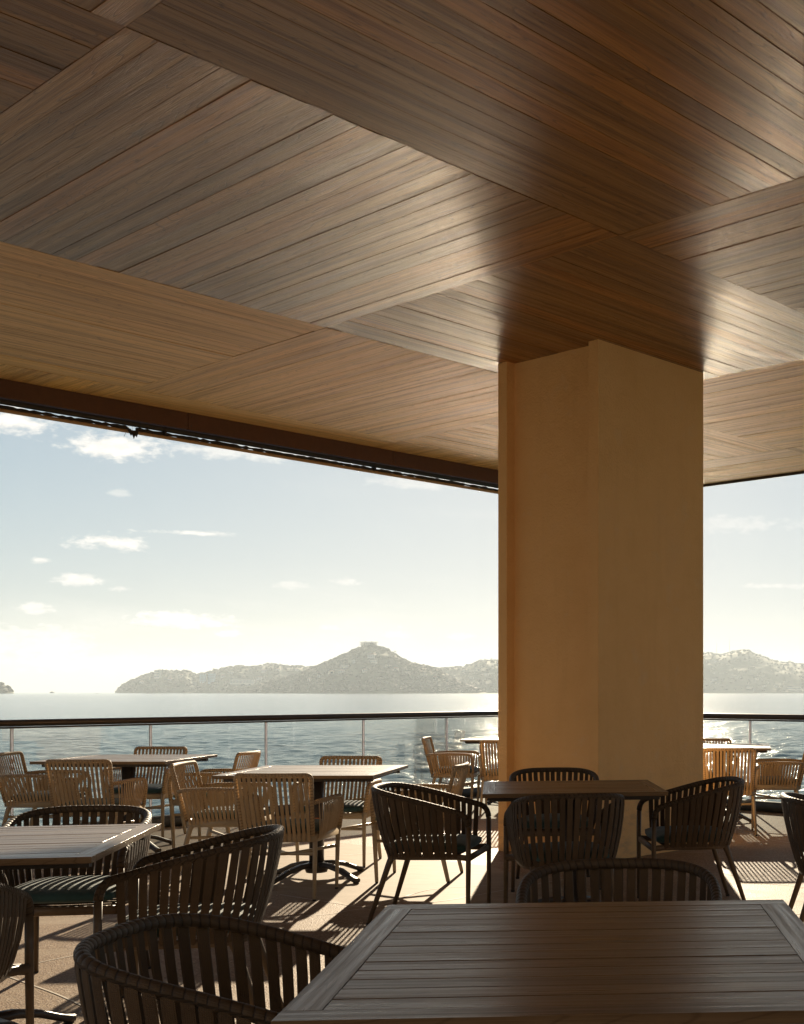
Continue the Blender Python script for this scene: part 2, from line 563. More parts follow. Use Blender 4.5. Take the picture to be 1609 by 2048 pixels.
def glass_mat():
    m, t, p, out = mat('railing glass')
    t.nt.nodes.remove(p)
    tr = t.n('ShaderNodeBsdfTransparent'); tr.inputs[0].default_value = (.95, .97, .96, 1)
    gl = t.n('ShaderNodeBsdfGlossy'); gl.inputs['Roughness'].default_value = .02
    fr = t.n('ShaderNodeFresnel'); fr.inputs['IOR'].default_value = 1.45
    mx = t.n('ShaderNodeMixShader')
    t.l(t.m('MULTIPLY', fr.outputs[0], .7), mx.inputs[0]); t.l(tr.outputs[0], mx.inputs[1]); t.l(gl.outputs[0], mx.inputs[2])
    t.l(mx.outputs[0], out.inputs['Surface'])
    return m
M['glass'] = glass_mat()
M['glass_edge'] = plain('polished glass edge', (.72, .72, .78), .25, nscale=30, amt=.15)

def hill_mat():
    m, t, p, out = mat('wooded hillside', rough=.9, spec=.1)
    tc = t.n('ShaderNodeTexCoord')
    n = t.noise(tc.outputs['Object'], .02, 6, .65)
    n2 = t.noise(tc.outputs['Object'], .006, 4, .6)
    c = t.ramp(n, [(.3, (.025, .045, .02)), (.55, (.05, .075, .03)), (.75, (.07, .08, .045))])
    c = t.mix(t.smooth(n2, .55, .7, 0, .35), c, (.11, .105, .075))
    t.l(c, p.inputs['Base Color'])
    return m
M['hill'] = hill_mat()
M['leaves'] = plain('tree foliage', (.026, .045, .018), .8, spec=.2, nscale=.05, amt=.5)
M['trunk'] = plain('palm trunk', (.15, .11, .08), .9)
M['wall_white'] = plain('pale house wall', (.42, .41, .37), .8, nscale=.1, amt=.2)
M['wall_cream'] = plain('cream hotel wall', (.62, .55, .42), .8, nscale=.1, amt=.15)
M['wall_blue'] = plain('blue green glass wall', (.22, .42, .45), .5, nscale=.1)
M['far_dark'] = plain('dark window opening', (.05, .05, .055), .5)
M['tile_roof'] = plain('clay roof', (.35, .18, .11), .8, nscale=.2)
M['boat_dark'] = plain('dark hull', (.08, .09, .11), .5, nscale=.5)

# ================================================================== large structure
DA = Vector((math.cos(math.atan2(F_PX, 3400 - U0)), math.sin(math.atan2(F_PX, 3400 - U0)), 0))
DB = Vector((-DA.y, DA.x, 0))
CEIL_Z = CAM_H + 2.685
O2 = Vector((-.476, 7.268, 0))           # a corner where four ceiling fields meet
MOD = 2.93                                # side of a field
A_MAX, B_MAX = 7.13, 6.37                 # roof edges in field coordinates
A_MIN, B_MIN = -8.79, -8.79  # unseen rear roof edges, pulled in so sky light fills from behind
SEA_Z = -3.5

def ab(a, b, z=0.0):
    v = O2 + DA * a + DB * b
    return Vector((v.x, v.y, z))

# floor outline follows the railing
RAIL_P0 = Vector((-6.0, 10.6, 0)); RAIL_D = Vector((.5524, .8336, 0))
RAIL_C = RAIL_P0 + RAIL_D * 6.5
RAIL_E = Vector((1.10, 13.10, 0)); RAIL_D2 = (RAIL_E - RAIL_C).normalized()
RAIL_S = RAIL_P0 - RAIL_D * 7.8
RAIL_F = RAIL_C + RAIL_D2 * 10.4
def offset_poly(off):
    n1 = Vector((-RAIL_D.y, RAIL_D.x, 0)); n2 = Vector((-RAIL_D2.y, RAIL_D2.x, 0))
    a = RAIL_S + n1 * off; c = RAIL_F + n2 * off
    # corner
    M2 = Matrix(((RAIL_D.x, -RAIL_D2.x), (RAIL_D.y, -RAIL_D2.y)))
    q = M2.inverted() @ Vector((c.x - a.x, c.y - a.y))
    b = a + RAIL_D * q[0]
    return [a, b, c]
fa, fb, fc = offset_poly(.12)
poly = [fa, fb, fc, Vector((fc.x + 1, -13, 0)), Vector((-14, -13, 0))]
mb = MB()
n = len(poly)
mb.add([(p.x, p.y, 0) for p in poly] + [(p.x, p.y, -.35) for p in poly],
       [tuple(reversed(range(n)))] + [tuple(n + i for i in range(n))] + [(i, (i + 1) % n, n + (i + 1) % n, n + i) for i in range(n)])
tag(mb.build('terrace_floor', M['floor']), kind='structure')
# sea wall under the terrace
mb = MB()
ga, gb, gc = offset_poly(-.25)
pl2 = [ga, gb, gc, Vector((gc.x + 1, -13, 0)), Vector((-14, -13, 0))]
mb.add([(p.x, p.y, -.36) for p in pl2] + [(p.x, p.y, SEA_Z - 1.5) for p in pl2],
       [(i, (i + 1) % n, n + (i + 1) % n, n + i) for i in range(n)] + [tuple(reversed(range(n)))])
tag(mb.build('sea_wall', M['roof']), label='concrete retaining wall under the terrace at the water', cat='wall')

# unseen hotel-like wall, added behind the terrace to bounce sunlight back as fill
hf = empty('fill_wall', (0, -12, 0), label='unseen wall added behind the terrace to bounce fill light', cat='building')
mb = MB()
wx = [-16, -13.5, -11.5, -8.5, -6.5, -3.5, -1.5, 1.5, 3.5, 6.5, 8.5, 11.5, 13.5, 16]
for k_ in range(0, 13):
    x0_, x1_ = wx[k_], wx[k_ + 1]
    if k_ % 2 == 0: mb.box((x0_, -.3, 0), (x1_, 0, 9.5))
    else:
        for z0, z1 in ((2.3, 3.9), (6.1, 7.3), (8.9, 9.5)): mb.box((x0_, -.3, z0), (x1_, 0, z1))
mb.build('wall', M['fill_wall_render'], hf)
for k_ in range(1, 13, 2):
    for z0, z1 in ((0, 2.3), (3.9, 6.1), (7.3, 8.9)):
        mb = MB(); mb.box((wx[k_], -.25, z0), (wx[k_ + 1], -.2, z1)); w_ = mb.build('window', M['far_dark'], hf)  # openings of the same added wall

# pale divider strips let into the floor
def strip(pts, w=.009):
    P = [Vector((x, y, 0)) for x, y in pts]
    # resample smooth
    S = []
    for i in range(len(P) - 1):
        p0, p1, p2, p3 = P[max(i - 1, 0)], P[i], P[i + 1], P[min(i + 2, len(P) - 1)]
        for k in range(10):
            q = k / 10
            S.append(.5 * ((2 * p1) + (p2 - p0) * q + (2 * p0 - 5 * p1 + 4 * p2 - p3) * q * q + (3 * p1 - p0 - 3 * p2 + p3) * q ** 3))
    S.append(P[-1])
    b = MB()
    vs, fs = [], []
    for i, s_ in enumerate(S):
        d = (S[min(i + 1, len(S) - 1)] - S[max(i - 1, 0)]).normalized()
        nn = Vector((-d.y, d.x, 0)) * w / 2
        vs += [s_ + nn + Vector((0, 0, .002)), s_ - nn + Vector((0, 0, .002))]
        if i: fs.append((2 * i - 2, 2 * i - 1, 2 * i + 1, 2 * i))
    b.add(vs, fs)
    return tag(b.build('floor_joint', M['joint']), kind='structure')
def px(*uv):
    return [at(u, v, 0) for u, v in uv]
strip(px((560, 1790), (665, 1806), (740, 1815), (860, 1806), (960, 1790), (1090, 1766), (1200, 1750)))
strip(px((0, 1948), (55, 1968), (120, 1992), (200, 2030), (260, 2060)))
strip(px((560, 1836), (650, 1830), (700, 1822), (760, 1812), (860, 1780), (980, 1772)))
strip(px((620, 1716), (760, 1706), (900, 1700), (985, 1700)))
strip(px((1480, 1664), (1540, 1680), (1609, 1690), (1700, 1700)))
strip(px((1440, 1745), (1530, 1766), (1609, 1775), (1700, 1790)))
strip(px((60, 1930), (150, 1912), (260, 1895), (420, 1870)))
strip(px((1560, 1838), (1609, 1826), (1700, 1810)))

# ------------------------------------------------------------------ railing
RZ = 1.065
rail = empty('glass_railing', (RAIL_C.x, RAIL_C.y, 0), label='frameless glass railing with dark handrail and dark curb along the sea side', cat='railing')
def rel(p, z=None):
    q = Vector(p) - Vector((RAIL_C.x, RAIL_C.y, 0))
    if z is not None: q.z = z
    return q
def corner_path(z, r=.5, a_start=RAIL_S, a_end=RAIL_F):
    pts = [rel(a_start, z)]
    p0 = RAIL_C - RAIL_D * r; p1 = RAIL_C + RAIL_D2 * r
    L = (RAIL_C - a_start).length - r
    for i in range(1, 12): pts.append(rel(a_start + RAIL_D * L * i / 12, z))
    for k in range(9):
        q = k / 8
        pts.append(rel((1 - q) ** 2 * p0 + 2 * q * (1 - q) * RAIL_C + q * q * p1, z))
    L2 = (a_end - p1).length
    for i in range(1, 11): pts.append(rel(p1 + (a_end - p1) * i / 10, z))
    return pts
mb = MB(); mb.tube(corner_path(RZ - .035), 1.0, 12, flat=(.032, .030), up=(0, 0, 1))
mb.tube(corner_path(RZ - .075), 1.0, 8, flat=(.018, .008), up=(0, 0, 1))
mb.build('handrail', M['rail'], rail)
mb = MB(); mb.tube(corner_path(.0575), 1.0, 8, flat=(.07, .0585), up=(0, 0, 1))
mb.build('curb', M['curb'], rail)
glasses = []
def panel(p, d, w):
    nn = Vector((-d.y, d.x, 0))
    b = MB()
    Mx = Matrix.Translation(rel(p, 0)) @ Matrix(((d.x, nn.x, 0, 0), (d.y, nn.y, 0, 0), (0, 0, 1, 0), (0, 0, 0, 1)))
    b.box((.012, -.006, .10), (w - .012, .006, RZ - .07), Mx)
    g = b.build('glass_panel', M['glass'], rail)
    e = MB()
    for x in (.004, w - .012):
        e.box((x, -.0065, .10), (x + .008, .0065, RZ - .07), Mx)
    e.build('glass_edge', M['glass_edge'], g)
for i in range(-6, 5):
    panel(RAIL_P0 + RAIL_D * (.10 + 1.30 * i), RAIL_D, 1.30)
L2 = (Vector((.51, 13.5, 0)) - RAIL_C).length
for i in range(-2, 6):
    panel(RAIL_C + RAIL_D2 * (L2 + 1.30 * i), RAIL_D2, 1.30)

# ------------------------------------------------------------------ column
C_L = Vector((*at(996.5, 1706, 0), 0)); 
Yc = 2.685 * F_PX / (V0 - 678); C_M = Vector(((1197 - U0) / F_PX * Yc, Yc, 0))
Yr = 2.685 * F_PX / (V0 - 745); C_R = Vector(((1408 - U0) / F_PX * Yr, Yr, 0))
def along(p, d, u):      # how far along d from p until it is seen at u
    k = (u - U0) / F_PX
    return (k * p.y - p.x) / (d.x - k * d.y)
wl = along(C_M, DB, 996.5); wr = along(C_M, DA, 1408)
col = empty('column', (C_M.x, C_M.y, 0), label='thick square ochre stucco column holding up the wooden ceiling', cat='column')
def lc(a, b, z): return DA * a + DB * b + Vector((0, 0, z))
H = CEIL_Z + .05
rec, fl = .085, .105      # recess depth and flange width
out_ = [(0, 0), (0, fl), (rec, fl + .004), (rec, wl - fl - .004), (0, wl - fl), (0, wl), (wr, wl), (wr, 0)]
mb = MB()
k = len(out_)
NZ = 24
vs = [lc(a, b, H * i / NZ) for i in range(NZ + 1) for a, b in out_]
mb.add(vs, [(i * k + j, i * k + (j + 1) % k, (i + 1) * k + (j + 1) % k, (i + 1) * k + j) for i in range(NZ) for j in range(k)])
cs = mb.build('shaft', M['column'], col)
bv = cs.modifiers.new('b', 'BEVEL'); bv.width = .006; bv.segments = 2; bv.limit_method = 'ANGLE'; bv.angle_limit = R(40)

# ------------------------------------------------------------------ ceiling: basket weave of planks
NPL = 21
PWD = MOD / NPL
def plank_mesh(L, w=PWD - .0018, th=.02, seed=0):
    b = MB()
    c = .0007
    x0, x1, y0, y1 = -L / 2, L / 2, -w / 2, w / 2
    prof = [(y0, th), (y0, c), (y0 + c, 0), (y1 - c, 0), (y1, c), (y1, th)]
    vs = [(x0, y, z) for y, z in prof] + [(x1, y, z) for y, z in prof]
    fs = [(i, i + 1, 7 + i, 6 + i) for i in range(5)] + [(5, 0, 6, 11)] + [tuple(range(5, -1, -1)), tuple(range(6, 12))]
    return b.add(vs, fs).mesh('plank', M['ceiling_wood'])
_pc = {}
def get_plank(L, w):
    key = (round(L, 3), round(w, 4))
    if key not in _pc: _pc[key] = plank_mesh(L, w)
    return _pc[key]
def cell_visible(i, j):
    for qa in (0, .25, .5, .75, 1):
        for qb in (0, .25, .5, .75, 1):
            a, b = (i + qa) * MOD, (j + qb) * MOD
            if a > A_MAX + .01 or b > B_MAX + .01: continue
            p = ab(a, b)
            if p.y < 1: continue
            u = U0 + F_PX * p.x / p.y; v = V0 - F_PX * 2.685 / p.y
            if -60 < u < PW + 60 and -60 < v < PH: return True
    return False
ceil_root = empty('ceiling', tuple(ab(0, 0, CEIL_Z)), kind='structure')
rest = MB()
angA = math.atan2(DA.y, DA.x)
plank_count = 0
for i in range(-4, 3):
    for j in range(-4, 3):
        along_a = ((i + j) % 2 == 0)
        a0, a1 = max(i * MOD, A_MIN), min((i + 1) * MOD, A_MAX)
        b0, b1 = max(j * MOD, B_MIN), min((j + 1) * MOD, B_MAX)
        if a1 - a0 < .05 or b1 - b0 < .05: continue
        vis = cell_visible(i, j)
        if vis:
            fld = empty('ceiling_field', (0, 0, 0), kind='structure')
            fld.location = ab((a0 + a1) / 2, (b0 + b1) / 2, CEIL_Z)
            fld.rotation_euler = (0, 0, angA)
        for k in range(NPL):
            if along_a:
                c0, c1 = j * MOD + k * PWD, j * MOD + (k + 1) * PWD
                c0, c1 = max(c0, b0), min(c1, b1)
                L = a1 - a0
            else:
                c0, c1 = i * MOD + k * PWD, i * MOD + (k + 1) * PWD
                c0, c1 = max(c0, a0), min(c1, a1)
                L = b1 - b0
            if c1 - c0 < .03: continue
            w = c1 - c0 - random.choice([.0016, .0016, .0022, .003])
            dz = random.uniform(-.0015, .0015)
            if vis:
                o = link('plank', get_plank(L - .004, w), None, fld)
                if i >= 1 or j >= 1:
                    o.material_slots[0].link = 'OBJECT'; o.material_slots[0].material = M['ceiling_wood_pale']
                if along_a:
                    o.location = (0, (c0 + c1) / 2 - (b0 + b1) / 2, dz)
                else:
                    o.location = ((c0 + c1) / 2 - (a0 + a1) / 2, 0, dz)
                o.rotation_euler = (random.uniform(-.004, .004), random.uniform(-.0006, .0006), 0 if along_a else PI / 2)
                if i == -1 and j == 0 and k == NPL - 1 and False: pass
                plank_count += 1
            else:
                m4 = Matrix(((DA.x, DB.x, 0, 0), (DA.y, DB.y, 0, 0), (0, 0, 1, 0), (0, 0, 0, 1)))
                o_ = ab(0, 0)
                if along_a: rest.box((a0 + .002, c0 + .002, CEIL_Z), (a1 - .002, c1 - .002, CEIL_Z + .02), Matrix.Translation(o_) @ m4)
                else: rest.box((c0 + .002, b0 + .002, CEIL_Z), (c1 - .002, b1 - .002, CEIL_Z + .02), Matrix.Translation(o_) @ m4)
tag(rest.build('ceiling_planks', M['ceiling_wood']), kind='stuff')
FM = Matrix.Translation(ab(0, 0)) @ Matrix(((DA.x, DB.x, 0, 0), (DA.y, DB.y, 0, 0), (0, 0, 1, 0), (0, 0, 0, 1)))
mb = MB(); mb.box((A_MIN, B_MIN, CEIL_Z + .03), (A_MAX, B_MAX, CEIL_Z + .034), FM)
tag(mb.build('ceiling_backing', M['backing']), kind='structure')
mb = MB(); mb.box((A_MIN, B_MIN, CEIL_Z + .05), (A_MAX + .02, B_MAX + .1, CEIL_Z + .55), FM)
tag(mb.build('roof_slab', M['roof']), kind='structure')
# dark trim along the right-hand roof edge
mb = MB(); mb.box((A_MAX, B_MIN, CEIL_Z - .03), (A_MAX + .018, B_MAX - .002, CEIL_Z + .045), FM)
tag(mb.build('roof_trim', M['rail']), label='thin dark metal trim along the right hand roof edge', cat='trim')
# brown beam along the left-hand roof edge
bm_root = empty('fascia_beam', tuple(ab(0, B_MAX, CEIL_Z)), angA, label='long brown painted fascia beam along the left roof edge above the sea', cat='beam')
x0, x1 = A_MIN, A_MAX
step = 2.4
x = x0
while x < x1 - .1:
    xe = min(x + step, x1)
    vs, fs = bevel_box((xe - x - .004, .05, .205), .003, 1, ((x + xe) / 2, .028, -.0535))
    b = MB(); b.add(vs, fs); b.build('board', M['beam'], bm_root)
    b = MB()
    for z in (-.03, -.12):
        vv, ff = bevel_box((.012, .004, .012), .001, 1, (x + .03, .0015, z)); b.add(vv, ff)
    b.build('screw', M['iron'], bm_root)
    x = xe
# rolled up insect blind hanging under the beam
bl = empty('roller_blind', tuple(ab(0, B_MAX + .05, CEIL_Z - .2)), angA, label='rolled up black mesh blind with tan bottom bar under the brown beam', cat='blind')
mb = MB(); mb.tube([(x0 + i * (x1 - x0) / 30, .03, .024) for i in range(31)], .028, 10); mb.build('roller_tube', M['blind_black'], bl)
xb = None
for s_ in range(800):
    a_ = -6 + s_ * .02
    p = ab(a_, B_MAX + .05)
    if p.y > .5 and U0 + F_PX * p.x / p.y > 266: xb = a_; break
mb = MB()
for (xa_, xe_) in ((x0, xb - .035), (xb + .04, x1)):
    pts, rr = [], []
    nseg = int((xe_ - xa_) / .035)
    for i in range(nseg + 1):
        xx = xa_ + i * (xe_ - xa_) / nseg
        pts.append((xx, .035 + random.uniform(-.003, .003), -.024 + random.uniform(-.003, .003)))
        rr.append((.0165 if random.random() < .75 else .0095) + .004 * random.random())
    mb.tube(pts, rr, 7)
mb.build('rolled_fabric', M['blind_fabric'], bl)
mb = MB(); mb.tube([(x0 + i * (x1 - x0) / 30, .04, -.053) for i in range(31)], .017, 10); mb.build('bottom_bar', M['blind_bar'], bl)
mb = MB(); mb.tube([(xb, .03, .0), (xb + .002, .03, -.04)], .0015, 5); mb.build('cord', M['blind_black'], bl)
mb = MB()
prof = [(-.055, -.03), (-.045, -.055), (-.02, -.095), (-.008, -.08), (.008, -.12), (.02, -.085), (.035, -.1), (.05, -.05), (.06, -.02), (.02, -.04), (-.01, -.045), (-.03, -.03)]
kk = len(prof)
vs = [(xb + a_, .01, z) for a_, z in prof] + [(xb + a_, .018, z) for a_, z in prof]
fs = [tuple(range(kk)), tuple(range(2 * kk - 1, kk - 1, -1))] + [(q, (q + 1) % kk, kk + (q + 1) % kk, kk + q) for q in range(kk)]
mb.add(vs, fs)
mb.tube([(xb - .055, .01, -.05), (xb - .075, .01, -.085), (xb - .088, .01, -.115)], .0018, 5)
mb.build('torn_scrap', M['blind_fabric'], bl)
for xx in (-8.6, -6.6, -4.2, -1.8, .6, 3.0, 5.4):
    mb = MB(); mb.box((xx, .0, -.04), (xx + .02, .062, .042)); mb.build('bracket', M['blind_black'], bl)

# ------------------------------------------------------------------ sea
def build_sea():
    view = np.radians(np.linspace(-33, 9, 430))
    rest_ = np.radians(np.concatenate([np.arange(10.5, 180, 3.0), np.arange(-180 + 1.0, -34, 3.0)]))
    th = np.concatenate([view, rest_])
    th = np.sort(np.unique(th))
    r = [6.0]
    while r[-1] < 9000:
        r.append(r[-1] + max(.07, r[-1] * (.0034 if r[-1] < 220 else .009 if r[-1] < 1500 else .03)))
    r = np.array(r)
    TH, RR = np.meshgrid(th, r)
    X = np.sin(TH) * RR; Y = np.cos(TH) * RR
    Z = np.zeros_like(X)
    dth = np.radians(42 / 430)
    sp_ = np.maximum(RR * np.where(RR < 220, .0034, .009), RR * dth)
    g = np.random.default_rng(3)
    DX, DY = np.zeros_like(X), np.zeros_like(X)
    for k in range(64):
        lam = .32 * (7.5 / .32) ** (g.random())
        ang = R(62) + g.normal(0, .62)
        kx, ky = math.cos(ang) * 2 * PI / lam, math.sin(ang) * 2 * PI / lam
        amp = .0056 * lam ** .72 * (1 + .6 * g.random())
        ph = g.random() * 2 * PI
        att = np.clip((lam / sp_ - 2.0) / 3.0, 0, 1)
        a = kx * X + ky * Y + ph
        Z += amp * att * np.sin(a)
        DX += -amp * .8 * att * np.cos(a) * math.cos(ang)
        DY += -amp * .8 * att * np.cos(a) * math.sin(ang)
    # gusts: calmer and rougher patches
    G = .8 + .35 * np.sin(X * .021 + Y * .013) * np.sin(Y * .017 - X * .009 + 1)
    Z *= G
    V = np.stack([X + DX, Y + DY, Z + SEA_Z], -1).reshape(-1, 3)
    nr, nt_ = X.shape
    idx = np.arange(nr * nt_).reshape(nr, nt_)
    a, b = idx[:-1, :], idx[1:, :]
    a2 = np.roll(a, -1, axis=1); b2 = np.roll(b, -1, axis=1)
    F = np.stack([a, a2, b2, b], -1).reshape(-1, 4)
    me = bpy.data.meshes.new('sea')
    me.vertices.add(len(V)); me.vertices.foreach_set('co', V.astype(np.float32).ravel())
    me.loops.add(F.size); me.loops.foreach_set('vertex_index', F.astype(np.int32).ravel())
    me.polygons.add(len(F)); me.polygons.foreach_set('loop_start', np.arange(0, F.size, 4, dtype=np.int32))
    me.update(calc_edges=True)
    me.polygons.foreach_set('use_smooth', np.ones(len(F), dtype=bool))
    me.materials.append(M['sea'])
    me.validate()
    o = bpy.data.objects.new('sea', me); COL.objects.link(o)
    tag(o, kind='structure')
build_sea()

# ------------------------------------------------------------------ hills
def value_noise(x, y, seed):
    g = np.random.default_rng(seed)
    T = g.random((256, 256))
    xi, yi = np.floor(x).astype(int), np.floor(y).astype(int)
    fx, fy = x - xi, y - yi
    fx = fx * fx * (3 - 2 * fx); fy = fy * fy * (3 - 2 * fy)
    a = T[xi % 256, yi % 256]; b = T[(xi + 1) % 256, yi % 256]; c = T[xi % 256, (yi + 1) % 256]; d = T[(xi + 1) % 256, (yi + 1) % 256]
    return (a * (1 - fx) + b * fx) * (1 - fy) + (c * (1 - fx) + d * fx) * fy - .5
HC = CAM_H - SEA_Z
HILLS = []
def hill(name, prof, D, wf, wb, seed, du=2.0, nd=46):
    us = np.arange(prof[0][0], prof[-1][0] + .1, du)
    top = np.interp(us, [p[0] for p in prof], [p[1] for p in prof])
    Hh = np.maximum((V0 - top) / F_PX * D + HC - 3, 0.0)
    q = np.concatenate([np.linspace(-1, 0, nd), np.linspace(0, 1, 12)[1:]])
    UU, QQ = np.meshgrid(us, q, indexing='ij')
    HH = np.repeat(Hh[:, None], len(q), 1)
    Hn = value_noise(us / 9.0, us * 0 + .5, seed + 7) * 9 + value_noise(us / 31.0, us * 0 + .5, seed + 9) * 12
    HH = HH + np.where(HH > 25, np.repeat(Hn[:, None], len(q), 1) * np.clip(HH / 140, 0, 1), 0)
    wid = np.where(QQ < 0, wf, wb) * (np.clip(HH / 120, .0, 1) * .8 + .2)
    Yd = D + QQ * wid
    X = (UU - U0) / F_PX * Yd
    cs_ = np.where(QQ < 0, np.sin((1 + QQ) * PI / 2) ** 1.15, np.cos(QQ * PI / 2))
    n1 = value_noise(X / 170, Yd / 170, seed) * 26 + value_noise(X / 60, Yd / 60, seed + 1) * 12 + value_noise(X / 19, Yd / 19, seed + 2) * 5
    Z = HH * cs_ + n1 * np.clip(HH * cs_ / 60, 0, 1) * np.clip(1 - np.abs(cs_) ** 6 * .85, .1, 1)
    Z = np.where(np.abs(QQ) > .999, -6, Z)
    Z = np.where(HH < .5, -6, Z)
    V = np.stack([X, Yd, Z + SEA_Z], -1)
    nr, nc = UU.shape
    idx = np.arange(nr * nc).reshape(nr, nc)
    F = np.stack([idx[:-1, :-1], idx[1:, :-1], idx[1:, 1:], idx[:-1, 1:]], -1).reshape(-1, 4)
    me = bpy.data.meshes.new(name)
    me.from_pydata(V.reshape(-1, 3).tolist(), [], F.tolist())
    me.polygons.foreach_set('use_smooth', [True] * len(F))
    me.materials.append(M['hill'])
    o = bpy.data.objects.new(name, me); COL.objects.link(o); tag(o, kind='structure')
    HILLS.append((V, us, q, Hh))
    return V, us, q
P_left = [(228, 1386), (236, 1380), (246, 1370), (262, 1362), (280, 1353), (300, 1346), (320, 1342), (345, 1343), (372, 1341), (392, 1349), (410, 1347), (440, 1338), (470, 1334), (505, 1332), (540, 1329), (580, 1332), (610, 1334), (640, 1334), (700, 1340), (760, 1345), (860, 1340), (900, 1336), (930, 1333), (960, 1325), (997, 1318), (1060, 1316), (1120, 1322)]
P_mid = [(470, 1386), (500, 1376), (540, 1364), (580, 1354), (620, 1340), (650, 1327), (675, 1316), (700, 1303), (718, 1294), (736, 1289), (756, 1292), (778, 1302), (800, 1314), (825, 1324), (850, 1332), (880, 1342), (905, 1358), (940, 1372), (980, 1386)]
P_right = [(1000, 1386), (1100, 1360), (1200, 1335), (1300, 1318), (1380, 1309), (1410, 1305), (1440, 1309), (1470, 1304), (1497, 1301), (1515, 1308), (1550, 1321), (1580, 1325), (1609, 1329), (1680, 1345), (1760, 1360), (1860, 1386)]
P_isl = [(-260, 1386), (-180, 1362), (-90, 1355), (-30, 1358), (0, 1364), (10, 1368), (22, 1378), (30, 1386)]
h_left = hill('headland', P_left, 5200, 700, 900, 21)
h_mid = hill('hill', P_mid, 4300, 520, 700, 31)
h_right = hill('hill', P_right, 5900, 900, 900, 41)
h_isl = hill('headland', P_isl, 3600, 260, 400, 51)

# trees over the slopes (nobody could count them)
def tree_clumps():
    bm = bmesh.new(); bmesh.ops.create_icosphere(bm, subdivisions=1, radius=1.0)
    bv_ = np.array([v.co[:] for v in bm.verts]); bf = np.array([[v.index for v in f.verts] for f in bm.faces]); bm.free()
    allv, allf = [], []
    off = 0
    for (V, us, q, Hh), cnt in zip(HILLS, (2600, 2300, 1700, 260)):
        nr, nc = V.shape[:2]
        cnt_ = 0
        while cnt_ < cnt:
            i = rng.integers(2, nr - 2)
            ridge = rng.random() < .3
            j = int(np.argmin(np.abs(q))) - rng.integers(0, 3) if ridge else rng.integers(2, 45)
            fx = rng.random()
            p = V[i, j] * (1 - fx) + V[i + 1, j] * fx
            if p[2] < SEA_Z + 4: 
                cnt_ += .2; continue
            s_ = rng.uniform(3.0, 7.5) * (1.0 if not ridge else .85)
            v_ = bv_ * (np.array([s_ * rng.uniform(.8, 1.4), s_ * rng.uniform(.8, 1.4), s_ * rng.uniform(.6, 1.0)])) * (1 + rng.uniform(-.28, .28, (len(bv_), 1)))
            v_ = v_ + p + np.array([0, 0, s_ * .35])
            allv.append(v_); allf.append(bf + off); off += len(bv_)
            cnt_ += 1
    Vv = np.concatenate(allv); Ff = np.concatenate(allf)
    me = bpy.data.meshes.new('woodland'); me.from_pydata(Vv.tolist(), [], Ff.tolist()); me.materials.append(M['leaves'])
    o = bpy.data.objects.new('woodland', me); COL.objects.link(o); tag(o, kind='stuff')
tree_clumps()

def slope_point(H_, u, v):
    """a point of a hill's front that is seen at (u, v)"""
    V, us, q, Hh = H_
    i = int(np.argmin(np.abs(us - u)))
    col_ = V[i, :46]
    vv = V0 - F_PX * (col_[:, 2] - CAM_H) / col_[:, 1]
    ok = [j for j in range(1, 46)]
    j = min(ok, key=lambda j: abs(vv[j] - v))
    return Vector(col_[j])

def house(u, v, wpx, hpx, H_, wall='wall_white', floors=2, roof='flat', label='', group=None, name='house'):
    p = slope_point(H_, u, v + hpx / 2)
    s_ = p.y / F_PX
    w, h = wpx * s_, hpx * s_
    d = max(8, w * .6)
    e = empty(name, tuple(p), random.uniform(-.35, .35), label=label, cat='house' if name == 'house' else 'building', group=group)
    b = MB(); b.box((-w / 2, -d / 2, -5), (w / 2, d / 2, h)); b.build('wall', M[wall], e)
    b = MB()
    if roof == 'flat': b.box((-w / 2 - .6, -d / 2 - .8, h), (w / 2 + .6, d / 2 + .6, h + .7)); b.build('roof', M['wall_cream'], e)
    else:
        b.add([(-w / 2 - 1, -d / 2 - 1, h), (w / 2 + 1, -d / 2 - 1, h), (w / 2 + 1, d / 2 + 1, h), (-w / 2 - 1, d / 2 + 1, h), (-w / 4, 0, h + 3.2), (w / 4, 0, h + 3.2)],
              [(0, 1, 5, 4), (1, 2, 5), (2, 3, 4, 5), (3, 0, 4), (3, 2, 1, 0)])
        b.build('roof', M['tile_roof'], e)
    nw = max(2, int(w / 5))
    for f in range(floors):
        z0 = h * (f + .3) / floors; z1 = h * (f + .78) / floors
        b = MB()
        for k_ in range(nw):
            xx = -w / 2 + w * (k_ + .25) / nw
            b.box((xx, -d / 2 - .15, z0), (xx + w / nw * .5, -d / 2 + .1, z1))
        tag(b.build('window_row', M['far_dark'], e), kind='stuff')
    return e
L1 = HILLS[0]; L2_ = HILLS[1]; L3 = HILLS[2]
G1 = 'pale houses on the left headland'
house(316, 1348, 12, 15, L1, 'wall_cream', 3, label='narrow pale tower house near the left end of the headland', name='tower_house')
house(407, 1357, 11, 17, L1, 'wall_blue', 5, label='left of the two tall blue green hotel towers on the headland shore', group='hotel towers on the headland', name='hotel_tower')
house(424, 1356, 13, 19, L1, 'wall_blue', 6, label='right and taller of the two blue green hotel towers on the headland shore', group='hotel towers on the headland', name='hotel_tower')
house(487, 1363, 46, 8, L1, 'wall_cream', 3, label='long low cream hotel block right of the blue green towers', name='hotel')
